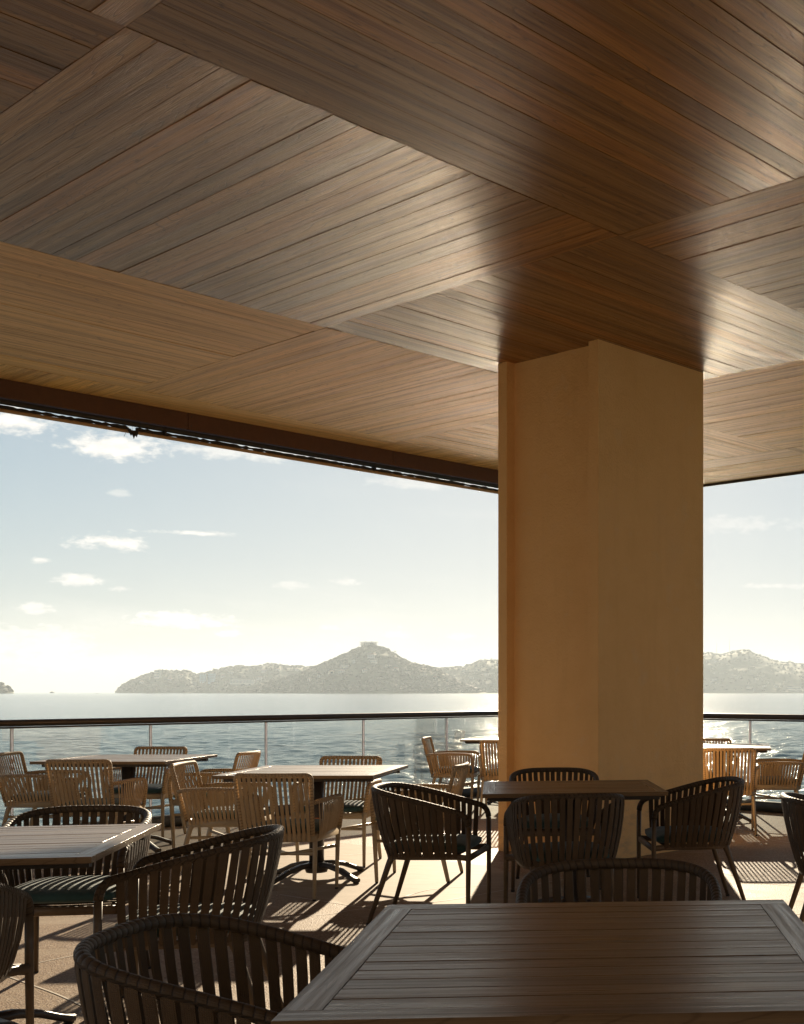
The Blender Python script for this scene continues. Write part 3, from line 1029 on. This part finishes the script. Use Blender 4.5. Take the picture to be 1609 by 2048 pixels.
for (u, v, w, h) in ((285, 1364, 8, 4), (340, 1360, 9, 4), (362, 1352, 8, 4), (388, 1366, 9, 5), (446, 1352, 8, 4), (462, 1346, 9, 4), (528, 1344, 9, 4), (556, 1340, 8, 3), (520, 1356, 10, 4), (302, 1355, 7, 4), (594, 1340, 8, 3), (930, 1342, 9, 4), (958, 1338, 12, 4), (975, 1350, 9, 4), (945, 1356, 8, 4)):
    house(u, v, w, h, L1, random.choice(['wall_white', 'wall_cream']), 2, random.choice(['flat', 'tile']), label='small pale house on the ridge between the central peak and the column' if u > 900 else ('small pale house among trees on the left headland, left of the blue green towers' if u < 400 else 'small pale house among trees between the blue green towers and the central peak'), group=G1)
for (u, v, w, h) in ((692, 1333, 16, 5), (684, 1343, 12, 4), (745, 1313, 15, 6), (748, 1322, 13, 4), (712, 1322, 11, 4), (778, 1332, 12, 4), (792, 1340, 10, 4), (665, 1345, 11, 4), (640, 1352, 9, 4), (816, 1344, 10, 4), (848, 1350, 12, 4), (870, 1356, 10, 4), (730, 1340, 9, 4), (620, 1360, 9, 4)):
    house(u, v, w, h, L2_, random.choice(['wall_white', 'wall_cream']), 2, random.choice(['flat', 'tile']), label='small pale house scattered on the slope of the central peak', group='pale houses on the central peak')
for (u, v, w, h) in ((1433, 1322, 7, 3), (1500, 1377, 12, 3), (1530, 1372, 7, 3), (1555, 1374, 9, 3), (1430, 1360, 9, 3), (1470, 1350, 8, 3), (1590, 1378, 26, 4), (1515, 1358, 8, 3)):
    house(u, v, w, h, L3, random.choice(['wall_white', 'wall_cream']), 1, 'flat', label='small pale house on the hazy hill right of the column', group='pale houses on the right hill')
# the building crowning the peak: slabs on open columns
p = slope_point(L2_, 738, 1290)
s_ = p.y / F_PX
tb = empty('hilltop_building', tuple(p), .05, label='open concrete building frame crowning the central peak', cat='building')
wz = 34 * s_
for k_, (wx, z) in enumerate(((1.0, 4.2), (.9, 9.0), (1.08, 13.8))):
    b = MB(); b.box((-wz / 2 * wx, -9, z), (wz / 2 * wx, 9, z + 1.4)); b.build('slab', M['wall_cream'], tb)
for k_ in range(8):
    b = MB(); xx = -wz / 2 * .82 + k_ * wz * .82 / 7
    b.box((xx - .5, -8, -6), (xx + .5, 8, 15 + (3 if k_ in (2, 5) else 0))); b.build('pillar', M['wall_cream'], tb)
b = MB(); b.box((-wz * .25, -6, -5), (wz * .25, 6, 12)); b.build('core', M['far_dark'], tb)

# masts on the right hill
for (u, v0_, v1_, w_) in ((1434, 1309, 1285, .5), (1461, 1306, 1278, .6)):
    p = slope_point(L3, u, v0_)
    h = (v0_ - v1_) * p.y / F_PX
    b = MB()
    b.tube([(0, 0, -4), (0, 0, h)], [w_ * 1.6, w_ * .5], 6)
    for z in np.linspace(h * .3, h * .95, 5): b.box((-w_ * 2, -w_ * 2, z), (w_ * 2, w_ * 2, z + 1))
    o = b.build('radio_mast', M['iron']); o.location = p
    tag(o, label='left and shorter of the two thin radio masts on the right hill' if u == 1434 else 'right and taller of the two thin radio masts on the right hill', cat='mast', group='radio masts on the right hill')

# palms that stand up from the ridges
def make_palm():
    e = empty('palm_tree', label='palm tree standing out against the sky on the hill ridge', cat='palm tree', group='palm trees on the ridges')
    b = MB(); b.tube([(0, 0, -3), (.5, 0, 5), (.8, 0, 11)], [.5, .35, .3], 6); b.build('trunk', M['trunk'], e)
    b = MB()
    for k_ in range(13):
        a_ = 2 * PI * k_ / 13 + random.uniform(-.2, .2)
        d = Vector((math.cos(a_), math.sin(a_), 0)); up_ = random.uniform(.2, 1.1)
        pts = [Vector((.8, 0, 11)) + d * (x_ * 4.4) + Vector((0, 0, up_ * x_ * 3.6 - 4.4 * x_ * x_)) for x_ in (0, .35, .7, 1)]
        b.ribbon(pts, d.cross(Vector((0, 0, 1))), [.5, 1.5, 1.3, .3], .15)
    b.build('crown', M['leaves'], e)
    return e
palm0 = make_palm()
pspots = [(L1, 320, 1342), (L1, 345, 1341), (L1, 316, 1343), (L1, 262, 1362), (L1, 245, 1370), (L1, 382, 1345), (L1, 429, 1340), (L1, 545, 1329), (L1, 560, 1330), (L1, 575, 1331), (L1, 505, 1332), (L2_, 622, 1338), (L2_, 612, 1342), (L2_, 690, 1308), (L2_, 790, 1306), (L2_, 812, 1318), (L1, 948, 1327), (L1, 970, 1322), (L1, 985, 1319), (L1, 963, 1324), (L3, 1500, 1301), (L3, 1580, 1325)]
for k_, (H_, u, v) in enumerate(pspots):
    o = palm0 if k_ == 0 else copy_tree(palm0)
    o.location = slope_point(H_, u, v)
    o.rotation_euler = (0, 0, random.uniform(0, 6))
    sc_ = random.uniform(.7, 1.15); o.scale = (sc_,) * 3

# boats far out
def sea_at(u, D): return ((u - U0) / F_PX * D, D, SEA_Z)
sh = empty('work_boat', sea_at(104, 4600), 0, label='tiny dark work boat with a boxy deck house near the left horizon', cat='boat')
b = MB(); b.add([(-7, -2.5, .2), (6, -2.5, .2), (8.5, 0, .4), (6, 2.5, .2), (-7, 2.5, .2), (-7.5, -3, 2.6), (6.5, -3, 2.8), (10, 0, 3.4), (6.5, 3, 2.8), (-7.5, 3, 2.6)],
               [(0, 1, 6, 5), (1, 2, 7, 6), (2, 3, 8, 7), (3, 4, 9, 8), (4, 0, 5, 9), (5, 6, 7, 8, 9), (4, 3, 2, 1, 0)]); b.build('hull', M['boat_dark'], sh)
b = MB(); b.box((-5, -2, 2.6), (4, 2, 5.4)); b.box((-5.6, -2.4, 5.4), (4.6, 2.4, 5.8)); b.build('deck_house', M['boat_dark'], sh)
b = MB(); b.tube([(1, 0, 5.6), (1, 0, 9)], .15, 5); b.build('mast', M['boat_dark'], sh)
def small_boat(u, D, lab):
    e = empty('motor_boat', sea_at(u, D), .1, label=lab, cat='boat', group='small motor boats on the bay')
    b = MB(); b.add([(-3, -1, .1), (2.4, -1, .1), (4, 0, .5), (2.4, 1, .1), (-3, 1, .1), (-3.2, -1.2, 1), (2.6, -1.2, 1.1), (4.6, 0, 1.5), (2.6, 1.2, 1.1), (-3.2, 1.2, 1)],
                    [(0, 1, 6, 5), (1, 2, 7, 6), (2, 3, 8, 7), (3, 4, 9, 8), (4, 0, 5, 9), (5, 6, 7, 8, 9), (4, 3, 2, 1, 0)]); b.build('hull', M['wall_white'], e)
    b = MB(); b.box((-1.2, -.8, 1), (1, .8, 2.1)); b.build('cabin', M['boat_dark'], e)
small_boat(194, 3800, 'tiny motor boat left of the headland tip on the horizon')
small_boat(295, 3000, 'tiny motor boat below the left headland')


# ================================================================== furniture
def bezier3(p0, p1, p2, n=6):
    p0, p1, p2 = Vector(p0), Vector(p1), Vector(p2)
    return [(1 - q) ** 2 * p0 + 2 * q * (1 - q) * p1 + q * q * p2 for q in [i / n for i in range(n + 1)]]

def cushion_mesh(name, w, d, th, z, yc=0.0, back_round=.0):
    nx, ny = 18, 18
    bm = bmesh.new()
    vs_t, vs_b = [], []
    def shape(i, j):
        a = -1 + 2 * i / nx; b = -1 + 2 * j / ny
        e = .86
        # squircle
        x = a * math.sqrt(1 - b * b * .12); y = b * math.sqrt(1 - a * a * .12)
        x *= w / 2; y *= d / 2
        if back_round and y < 0:
            x *= 1 - back_round * (y / (d / 2)) ** 2
        edge_ = max(abs(a), abs(b))
        puff = (1 - edge_ ** 6)
        pf2 = .012 * (1 - a * a) * (1 - b * b)
        return x, y + yc, puff, pf2
    mb = MB()
    V, F = [], []
    for side in (1, -1):
        for i in range(nx + 1):
            for j in range(ny + 1):
                x, y, puff, pf2 = shape(i, j)
                zz = z + th / 2 + side * (th / 2 * (.35 + .65 * puff) + (pf2 if side > 0 else 0)) 
                V.append((x, y, zz))
    N1 = (nx + 1) * (ny + 1)
    for i in range(nx):
        for j in range(ny):
            a = i * (ny + 1) + j
            F.append((a, a + ny + 1, a + ny + 2, a + 1))
            F.append((N1 + a, N1 + a + 1, N1 + a + ny + 2, N1 + a + ny + 1))
    ring = [i * (ny + 1) for i in range(nx + 1)] + [nx * (ny + 1) + j for j in range(1, ny + 1)] + [i * (ny + 1) + ny for i in range(nx - 1, -1, -1)] + [j for j in range(ny - 1, 0, -1)]
    for k_ in range(len(ring)):
        a, b = ring[k_], ring[(k_ + 1) % len(ring)]
        F.append((a, b, N1 + b, N1 + a))
    mb.add(V, F, None, True)
    return mb.mesh(name, M['cushion'])

# ---------------- barrel armchair, dark brown rope; faces +Y
def barrel_curve(t_, z_low=False):
    """t in [-1,1] from right arm front round the back to left arm front"""
    a = abs(t_)
    sgn = 1 if t_ > 0 else -1
    W_, Yf, Yb = (.288, .22, -.30) if not z_low else (.242, .215, -.215)
    # superellipse half: angle 0 at back centre, pi/2 then straight arm
    ta = .62
    if a < ta:
        th = a / ta * PI / 2
        e = .72
        x = W_ * math.sin(th) ** e
        y = -.04 + (Yb + .04) * math.cos(th) ** e
    else:
        q = (a - ta) / (1 - ta)
        x = W_ - .012 * q
        y = -.04 + (Yf + .04) * q
    x *= sgn
    if z_low: z = .392
    else: z = .755 - .125 * ((y - Yb) / (Yf - Yb)) ** 1.15
    return Vector((x, y, z))

def arclen_params(fn, n, t0=-1, t1=1):
    T = [t0 + (t1 - t0) * i / 400 for i in range(401)]
    P = [fn(x) for x in T]
    L = [0]
    for i in range(400): L.append(L[-1] + (P[i + 1] - P[i]).length)
    return [float(np.interp(L[-1] * (k_ + .5) / n, L, T)) for k_ in range(n)], L[-1]

def make_barrel():
    e = empty('barrel_armchair')
    rim = [barrel_curve(-1 + 2 * i / 90) for i in range(91)]
    # front ends bend down into the front legs
    fr = barrel_curve(1)
    bend = bezier3(fr, fr + Vector((0, .055, -.012)), (fr.x + .0, fr.y + .06, fr.z - .075), 6)[1:]
    mir = [Vector((-p.x, p.y, p.z)) for p in reversed(bend)]
    path = mir + rim + bend
    MB().tube(path, .0165, 14).build('rim', M['rim_dark'], e)
    # front legs
    for s_ in (-1, 1):
        x = fr.x * s_
        pts = [(x, fr.y + .06, fr.z - .076), (x, fr.y + .062, .42), (x * 1.0, fr.y + .062, .38), (x * 1.02, fr.y + .06, .012)]
        b = MB(); b.tube(pts, [.0145, .0145, .0145, .0115], 10); b.build('front_leg', M['frame_dark'], e)
        MB().tube([(x * 1.02, fr.y + .06, .012), (x * 1.02, fr.y + .06, 0)], .0125, 10).build('foot_cap', M['foot_cap'], e)
        pts = [(.19 * s_, -.150, .385), (.205 * s_, -.168, .37), (.212 * s_, -.180, .34), (.245 * s_, -.285, .012)]
        b = MB(); b.tube(pts, [.018, .02, .017, .012], 10); b.build('rear_leg', M['frame_dark'], e)
        MB().tube([(.245 * s_, -.285, .012), (.2465 * s_, -.289, 0)], .013, 10).build('foot_cap', M['foot_cap'], e)
    # seat frame: a flat band round the basket foot and a front rail
    low = [barrel_curve(-1 + 2 * i / 60, True) for i in range(61)]
    low = [Vector((-fr.x, fr.y + .055, .392))] + low + [Vector((fr.x, fr.y + .055, .392))]
    b = MB(); b.tube([p - Vector((0, 0, .012)) for p in low], 1.0, 8, flat=(.011, .017), up=(0, 0, 1)); b.build('seat_frame', M['frame_dark'], e)
    b = MB(); b.tube([(-fr.x, fr.y + .058, .375), (fr.x, fr.y + .058, .375)], 1.0, 8, flat=(.01, .019), up=(0, 0, 1)); b.build('front_rail', M['frame_dark'], e)
    b = MB()
    for k_ in range(7):
        y = -.17 + k_ * .06
        b.ribbon([(-.225, y, .386), (0, y, .382), (.225, y, .386)], (0, 1, 0), .035, .004)
    b.build('seat_webbing', M['rope_dark'], e)
    link('cushion', cushion_mesh('cushion', .49, .49, .066, .394, .02, .18), None, e)
    n = 37
    tt, L = arclen_params(lambda q: barrel_curve(q), n)
    tl, L_ = arclen_params(lambda q: barrel_curve(q, True), n)
    for k_ in range(n):
        p1 = barrel_curve(tt[k_]); p0 = barrel_curve(tl[k_], True)
        tw = (barrel_curve(min(tt[k_] + .01, 1)) - barrel_curve(tt[k_] - .01)).normalized()
        tw0 = (barrel_curve(min(tl[k_] + .01, 1), True) - barrel_curve(tl[k_] - .01, True)).normalized()
        tw.z *= .3
        out_d = Vector((tw.y, -tw.x, 0)).normalized()
        if out_d.dot(p1 - Vector((0, 0, p1.z))) < 0: out_d = -out_d
        jit = random.uniform(-.002, .002)
        pts, wd = [], []
        for q in (0, .12, .4, .7, .93, .975, 1.0):
            p = p0.lerp(p1, q) + out_d * (math.sin(q * PI) * .010 + {0: .006, .975: .0125, 1.0: .004}.get(q, .0145)) + tw * jit
            if q == 0: p.z -= .02
            pts.append(p); wd.append(tw0.lerp(tw, q))
        MB().ribbon(pts, wd, .029, .005).build('strap', M['rope_dark'], e)
        # the rope's inner return gives the back its thickness
    return e

# ---------------- light armchair with straight back; faces +Y
def make_light():
    e = empty('armchair')
    # back frame (uprights and top rail wound in rope)
    zt, zb = .785, .40
    yt, yb = -.315, -.215
    wt, wb_ = .232, .215
    c_ = .03
    left = [(-wb_, yb, zb), (-wt * .99, yt + (zt - c_ - zt) * (yt - yb) / (zt - zb) * 1.0, zt - c_)]
    top = []
    for i in range(9):
        q = i / 8
        x = -wt + c_ + (2 * wt - 2 * c_) * q
        top.append((x, yt - .022 * (1 - (2 * q - 1) ** 2), zt))
    def yb_at(z): return yb + (yt - yb) * (z - zb) / (zt - zb)
    path = [(-wb_, yb, zb), (-.224, yb_at(.6), .6), (-wt, yb_at(zt - c_), zt - c_)]
    path += [tuple(p) for p in bezier3((-wt, yb_at(zt - c_), zt - c_), (-wt, yt, zt), (-wt + c_, yt, zt), 4)[1:]]
    path += top[1:]
    path += [tuple(p) for p in bezier3((wt - c_, yt, zt), (wt, yt, zt), (wt, yb_at(zt - c_), zt - c_), 4)[1:]]
    path += [(.224, yb_at(.6), .6), (wb_, yb, zb)]
    MB().tube(path, .0145, 12).build('back_frame', M['rim_light'], e)
    # arms
    ARM_Z, fx, fy = .618, .272, .235
    for s_ in (-1, 1):
        a0 = (.228 * s_, yb_at(.60) , ARM_Z - .01)
        pts = [a0, (.262 * s_, -.17, ARM_Z), (.275 * s_, 0, ARM_Z + .004), (.277 * s_, fy - .075, ARM_Z)]
        pts += [tuple(p) for p in bezier3((.277 * s_, fy - .075, ARM_Z), (.277 * s_, fy, ARM_Z - .003), (.272 * s_, fy + .004, ARM_Z - .078), 6)[1:]]
        pts += [(.268 * s_, fy + .004, .50), (.258 * s_, fy, .405)]
        MB().tube(pts, .015, 12).build('arm', M['rim_light'], e)
        b = MB(); b.tube([(.256 * s_, fy, .415), (.25 * s_, fy - .005, .36), (.245 * s_, fy - .02, .01)], [.0145, .0145, .0105], 8, flat=(1.0, 1.15)); b.build('front_leg', M['frame_light'], e)
        MB().tube([(.245 * s_, fy - .02, .01), (.245 * s_, fy - .02, 0)], .011, 8).build('foot_cap', M['foot_cap'], e)
        b = MB(); b.tube([(.215 * s_, -.17, .385), (.222 * s_, -.19, .345), (.24 * s_, -.27, .01)], [.016, .015, .0105], 8, flat=(1.0, 1.2)); b.build('rear_leg', M['frame_light'], e)
        MB().tube([(.24 * s_, -.27, .01), (.24 * s_, -.271, 0)], .011, 8).build('foot_cap', M['foot_cap'], e)
        # arm straps
        n = 15
        for k_ in range(n):
            q = (k_ + .5) / n
            y1 = -.235 + (fy - .02 + .235) * q
            y0 = -.195 + (fy - .03 + .195) * q
            xa = float(np.interp(y1, [-.25, -.17, 0, .2], [.232, .262, .275, .277])) * s_
            za = ARM_Z if y1 < fy - .07 else ARM_Z - .055 * ((y1 - fy + .07) / .07) ** 2
            xb_ = .236 * s_
            o_ = .014 * s_
            pts = [(xb_ + o_ * .6, y0, .375), (xb_ + o_, y0, .41), (xb_ + (xa - xb_) * .5 + o_ * 1.2, (y0 + y1) / 2, .5), (xa + o_ * 1.0, y1, za - .02), (xa + o_ * .9, y1, za - .006), (xa + o_ * .3, y1, za + .002)]
            MB().ribbon(pts, (0, 1, 0), .0195, .0045).build('strap', M['rope_light'], e)
    # seat frame
    b = MB(); b.tube([(-.25, fy - .002, .385), (-.235, -.18, .385), (-.20, -.215, .385), (.20, -.215, .385), (.235, -.18, .385), (.25, fy - .002, .385)], 1.0, 8, flat=(.01, .026), up=(0, 0, 1)); b.build('seat_frame', M['frame_light'], e)
    b = MB(); b.tube([(-.25, fy, .384), (.25, fy, .384)], 1.0, 8, flat=(.01, .024), up=(0, 0, 1)); b.build('front_rail', M['frame_light'], e)
    for s_ in (-1, 1):
        b = MB(); b.tube([(.243 * s_, fy - .012, .285), (.02 * s_, .0, .262), (-.02 * s_, -.02, .262), (-.228 * s_, -.205, .285)], 1.0, 8, flat=(.009, .011), up=(0, 0, 1)); b.build('stretcher', M['frame_light'], e)
    b = MB()
    for k_ in range(7):
        y = -.17 + k_ * .06
        b.ribbon([(-.225, y, .392), (0, y, .388), (.225, y, .392)], (0, 1, 0), .035, .004)
    b.build('seat_webbing', M['rope_light'], e)
    link('cushion', cushion_mesh('cushion', .47, .45, .062, .402, .02, .06), None, e)
    # back straps
    n = 14
    for k_ in range(n):
        q = (k_ + .5) / n
        x1 = -wt + .012 + (2 * wt - .024) * q; x0_ = -wb_ + .006 + (2 * wb_ - .012) * q
        bow = -.022 * (1 - (2 * q - 1) ** 2)
        pts = [(x0_, yb - .012 , .365), (x0_, yb - .015, .41), ((x0_ + x1) / 2, yb_at(.58) - .016 + bow * .6, .58), (x1, yb_at(zt - .03) - .015 + bow, zt - .03), (x1, yt - .0125 + bow, zt - .006), (x1, yt - .004 + bow, zt + .002)]
        MB().ribbon(pts, (1, 0, 0), .021, .0045).build('strap', M['rope_light'], e)
    return e

# ---------------- slatted square table on a four footed pedestal
def make_table():
    e = empty('table')
    W_, D_, T_ = 1.02, 1.06, .022
    Z1 = .755
    def bd(name, w, d, x, y, z=Z1 - T_ / 2, axis='x'):
        if axis == 'x':
            vs, fs = bevel_box((w, d, T_), .0003, 1)
            o = MB().add(vs, fs).build(name, M['table_wood'], e)
            o.location = (x, y, z)
        else:
            vs, fs = bevel_box((d, w, T_), .0003, 1)
            o = MB().add(vs, fs).build(name, M['table_wood'], e)
            o.location = (x, y, z); o.rotation_euler = (0, 0, PI / 2)
        return o
    rw, ew = .062, .068
    bd('edge_board', W_, rw, 0, D_ / 2 - rw / 2)
    bd('edge_board', W_, rw, 0, -D_ / 2 + rw / 2)
    bd('end_board', ew, D_ - 2 * rw - .003, W_ / 2 - ew / 2, 0, axis='y')
    bd('end_board', ew, D_ - 2 * rw - .003, -W_ / 2 + ew / 2, 0, axis='y')
    n = 13
    sp_ = (D_ - 2 * rw) / n
    for k_ in range(n):
        y = -D_ / 2 + rw + sp_ * (k_ + .5)
        o = bd('slat', W_ - 2 * ew - .003, sp_ - .0055, 0, y, Z1 - T_ / 2 - random.uniform(0, .0012))
    b = MB()
    for y in (-.40, .40): b.box((-W_ / 2 + .035, y - .02, Z1 - T_ - .028), (W_ / 2 - .035, y + .02, Z1 - T_ - .001))
    for x in (-.42, 0, .42): b.box((x - .025, -.4 + .021, Z1 - T_ - .026), (x + .025, .4 - .021, Z1 - T_ - .002))
    b.build('under_frame', M['dark_edge'], e)
    MB().tube([(0, 0, .075), (0, 0, Z1 - T_ - .03)], 1.0, 16, flat=(.045, .045)).build('post', M['iron'], e)
    b = MB(); b.tube([(0, 0, .045), (0, 0, .07), (0, 0, .10), (0, 0, .118)], [.07, .078, .07, .052], 16); b.build('hub', M['iron'], e)
    b = MB(); b.box((.0, -.048, .42), (.03, -.0445, .427)); b.build('sticker', M['orange'], e)
    for k_ in range(4):
        a = PI / 4 + k_ * PI / 2 + .2
        d = Vector((math.cos(a), math.sin(a), 0))
        pts = [d * .05 + Vector((0, 0, .098)), d * .14 + Vector((0, 0, .094)), d * .24 + Vector((0, 0, .072)), d * .33 + Vector((0, 0, .036)), d * .375 + Vector((0, 0, .02)), d * .40 + Vector((0, 0, .018))]
        b = MB(); b.tube(pts, [1.25, 1.1, 1.0, .9, .95, .9], 10, flat=(.027, .016), up=(0, 0, 1)); b.build('foot', M['iron'], e)
        b = MB(); b.tube([d * .385 + Vector((0, 0, .012)), d * .385], .02, 10); b.build('foot_pad', M['foot_cap'], e)
    return e

barrel0 = make_barrel()
light0 = make_light()
table0 = make_table()
used = set()
def place(proto, x, y, face_deg, label, cat, group, sx=1, sy=1):
    o = proto if proto.name not in used else copy_tree(proto)
    used.add(proto.name)
    o.location = (x, y, 0)
    o.rotation_euler = (0, 0, R(face_deg - 90))
    o.scale = (sx, sy, 1)
    tag(o, label, cat, group)
    return o
GB = 'dark barrel armchairs'
GL = 'tan rope armchairs'
GT = 'slatted pedestal tables'
# tables (facing 90 = square to the picture)
def tbl(x, y, yaw, label, sx=1.0, sy=1.0): return place(table0, x, y, 90 + yaw, label, 'table', GT, sx, sy)
tbl(-.245, 2.645, 4.5, 'large foreground table at the bottom right, shaded grey brown slats', 1.0, 1.06)
tbl(-2.62, 4.50, 12, 'table cut by the left edge of the picture, pale glare on its slats')
tbl(-2.67, 8.62, 2, 'sunlit table in the middle row, near the centre of the picture', 1.02, 1.08)
tbl(-4.72, 10.22, 1, 'sunlit table at the back left beside the glass railing', 1.03, 1.04)
tbl(-.74, 7.13, 9.4, 'dark shaded table right in front of the ochre column', .98, .88)
tbl(-2.22, 14.62, 0, 'far table half hidden behind the left side of the column')
tbl(.20, 12.52, -2, 'far table half hidden behind the right side of the column')

def br(x, y, f, label): return place(barrel0, x, y, f, label, 'armchair', GB)
br(-1.02, 2.77, -3, 'dark barrel armchair in the bottom left foreground, tucked into the large table')
br(-.235, 3.63, 274, 'dark barrel armchair behind the far side of the large foreground table')
br(-1.93, 4.74, 192, 'dark barrel armchair right of the left edge table, seen from outside its curved back')
br(-2.78, 5.48, 280, 'dark barrel armchair at the far side of the left edge table')
br(-2.46, 3.80, 100, 'dark barrel armchair cut off by the left edge of the picture')
br(-1.55, 7.12, -2, 'dark barrel armchair left of the shaded table, back in sunlight, facing right')
br(-.73, 6.72, 108, 'dark barrel armchair on the near side of the shaded table before the column')
br(-.98, 8.36, 279, 'dark barrel armchair on the far side of the shaded table, against the column')
br(-.05, 7.58, 192, 'dark barrel armchair right of the shaded table, facing left, teal cushion showing')
br(.74, 6.42, 2, 'dark barrel armchair cut off by the right edge of the picture')

def lt(x, y, f, label): return place(light0, x, y, f, label, 'armchair', GL)
lt(-4.95, 11.05, 270, 'tan rope armchair on the sea side of the back left table')
lt(-5.44, 10.28, 2, 'tan rope armchair at the left edge of the picture, facing right')
lt(-4.64, 9.52, 92, 'tan rope armchair on the near side of the back left table, seen from behind')
lt(-4.12, 10.45, 178, 'tan rope armchair right of the back left table, facing left')
lt(-3.37, 8.84, 3, 'tan rope armchair left of the middle table, facing right')
lt(-2.64, 7.95, 91, 'tan rope armchair on the near side of the middle table, seen from behind')
lt(-2.73, 9.37, 270, 'tan rope armchair on the sea side of the middle table')
lt(-1.98, 8.65, 180, 'tan rope armchair right of the middle table, behind the sunlit barrel chair')
lt(-2.72, 13.75, 2, 'tan rope armchair facing right just left of the column, against the glittering sea')
lt(-2.08, 13.30, 92, 'tan rope armchair half hidden by the left edge of the column, seen from behind')
lt(-2.03, 15.10, 270, 'tan rope armchair farthest back, only its top showing beside the column')
lt(.26, 11.40, 92, 'tan rope armchair right of the column, seen from behind')
lt(.75, 12.08, 178, 'tan rope armchair at the right edge of the picture, facing left with teal cushion')
lt(.10, 12.98, 270, 'tan rope armchair behind the far right table, only its top rail showing')

# ------------------------------------------------------------------ haze over the bay
HAZE_DENSITY = 7.0e-5
mb = MB(); mb.box((-9200, -9200, SEA_Z - 7.0), (9200, 9200, 215))
hz = mb.build('haze', None)
m = bpy.data.materials.new('sea haze'); m.use_nodes = True; m.node_tree.nodes.clear()
t = NT(m.node_tree)
o_ = t.n('ShaderNodeOutputMaterial'); pv = t.n('ShaderNodeVolumePrincipled')
pv.inputs['Color'].default_value = (.80, .91, 1.0, 1)
pv.inputs['Density'].default_value = HAZE_DENSITY
pv.inputs['Anisotropy'].default_value = .32
t.l(pv.outputs[0], o_.inputs['Volume'])
hz.data.materials.append(m)
tag(hz, kind='stuff')
print('planks', plank_count, 'objects', len(bpy.data.objects))
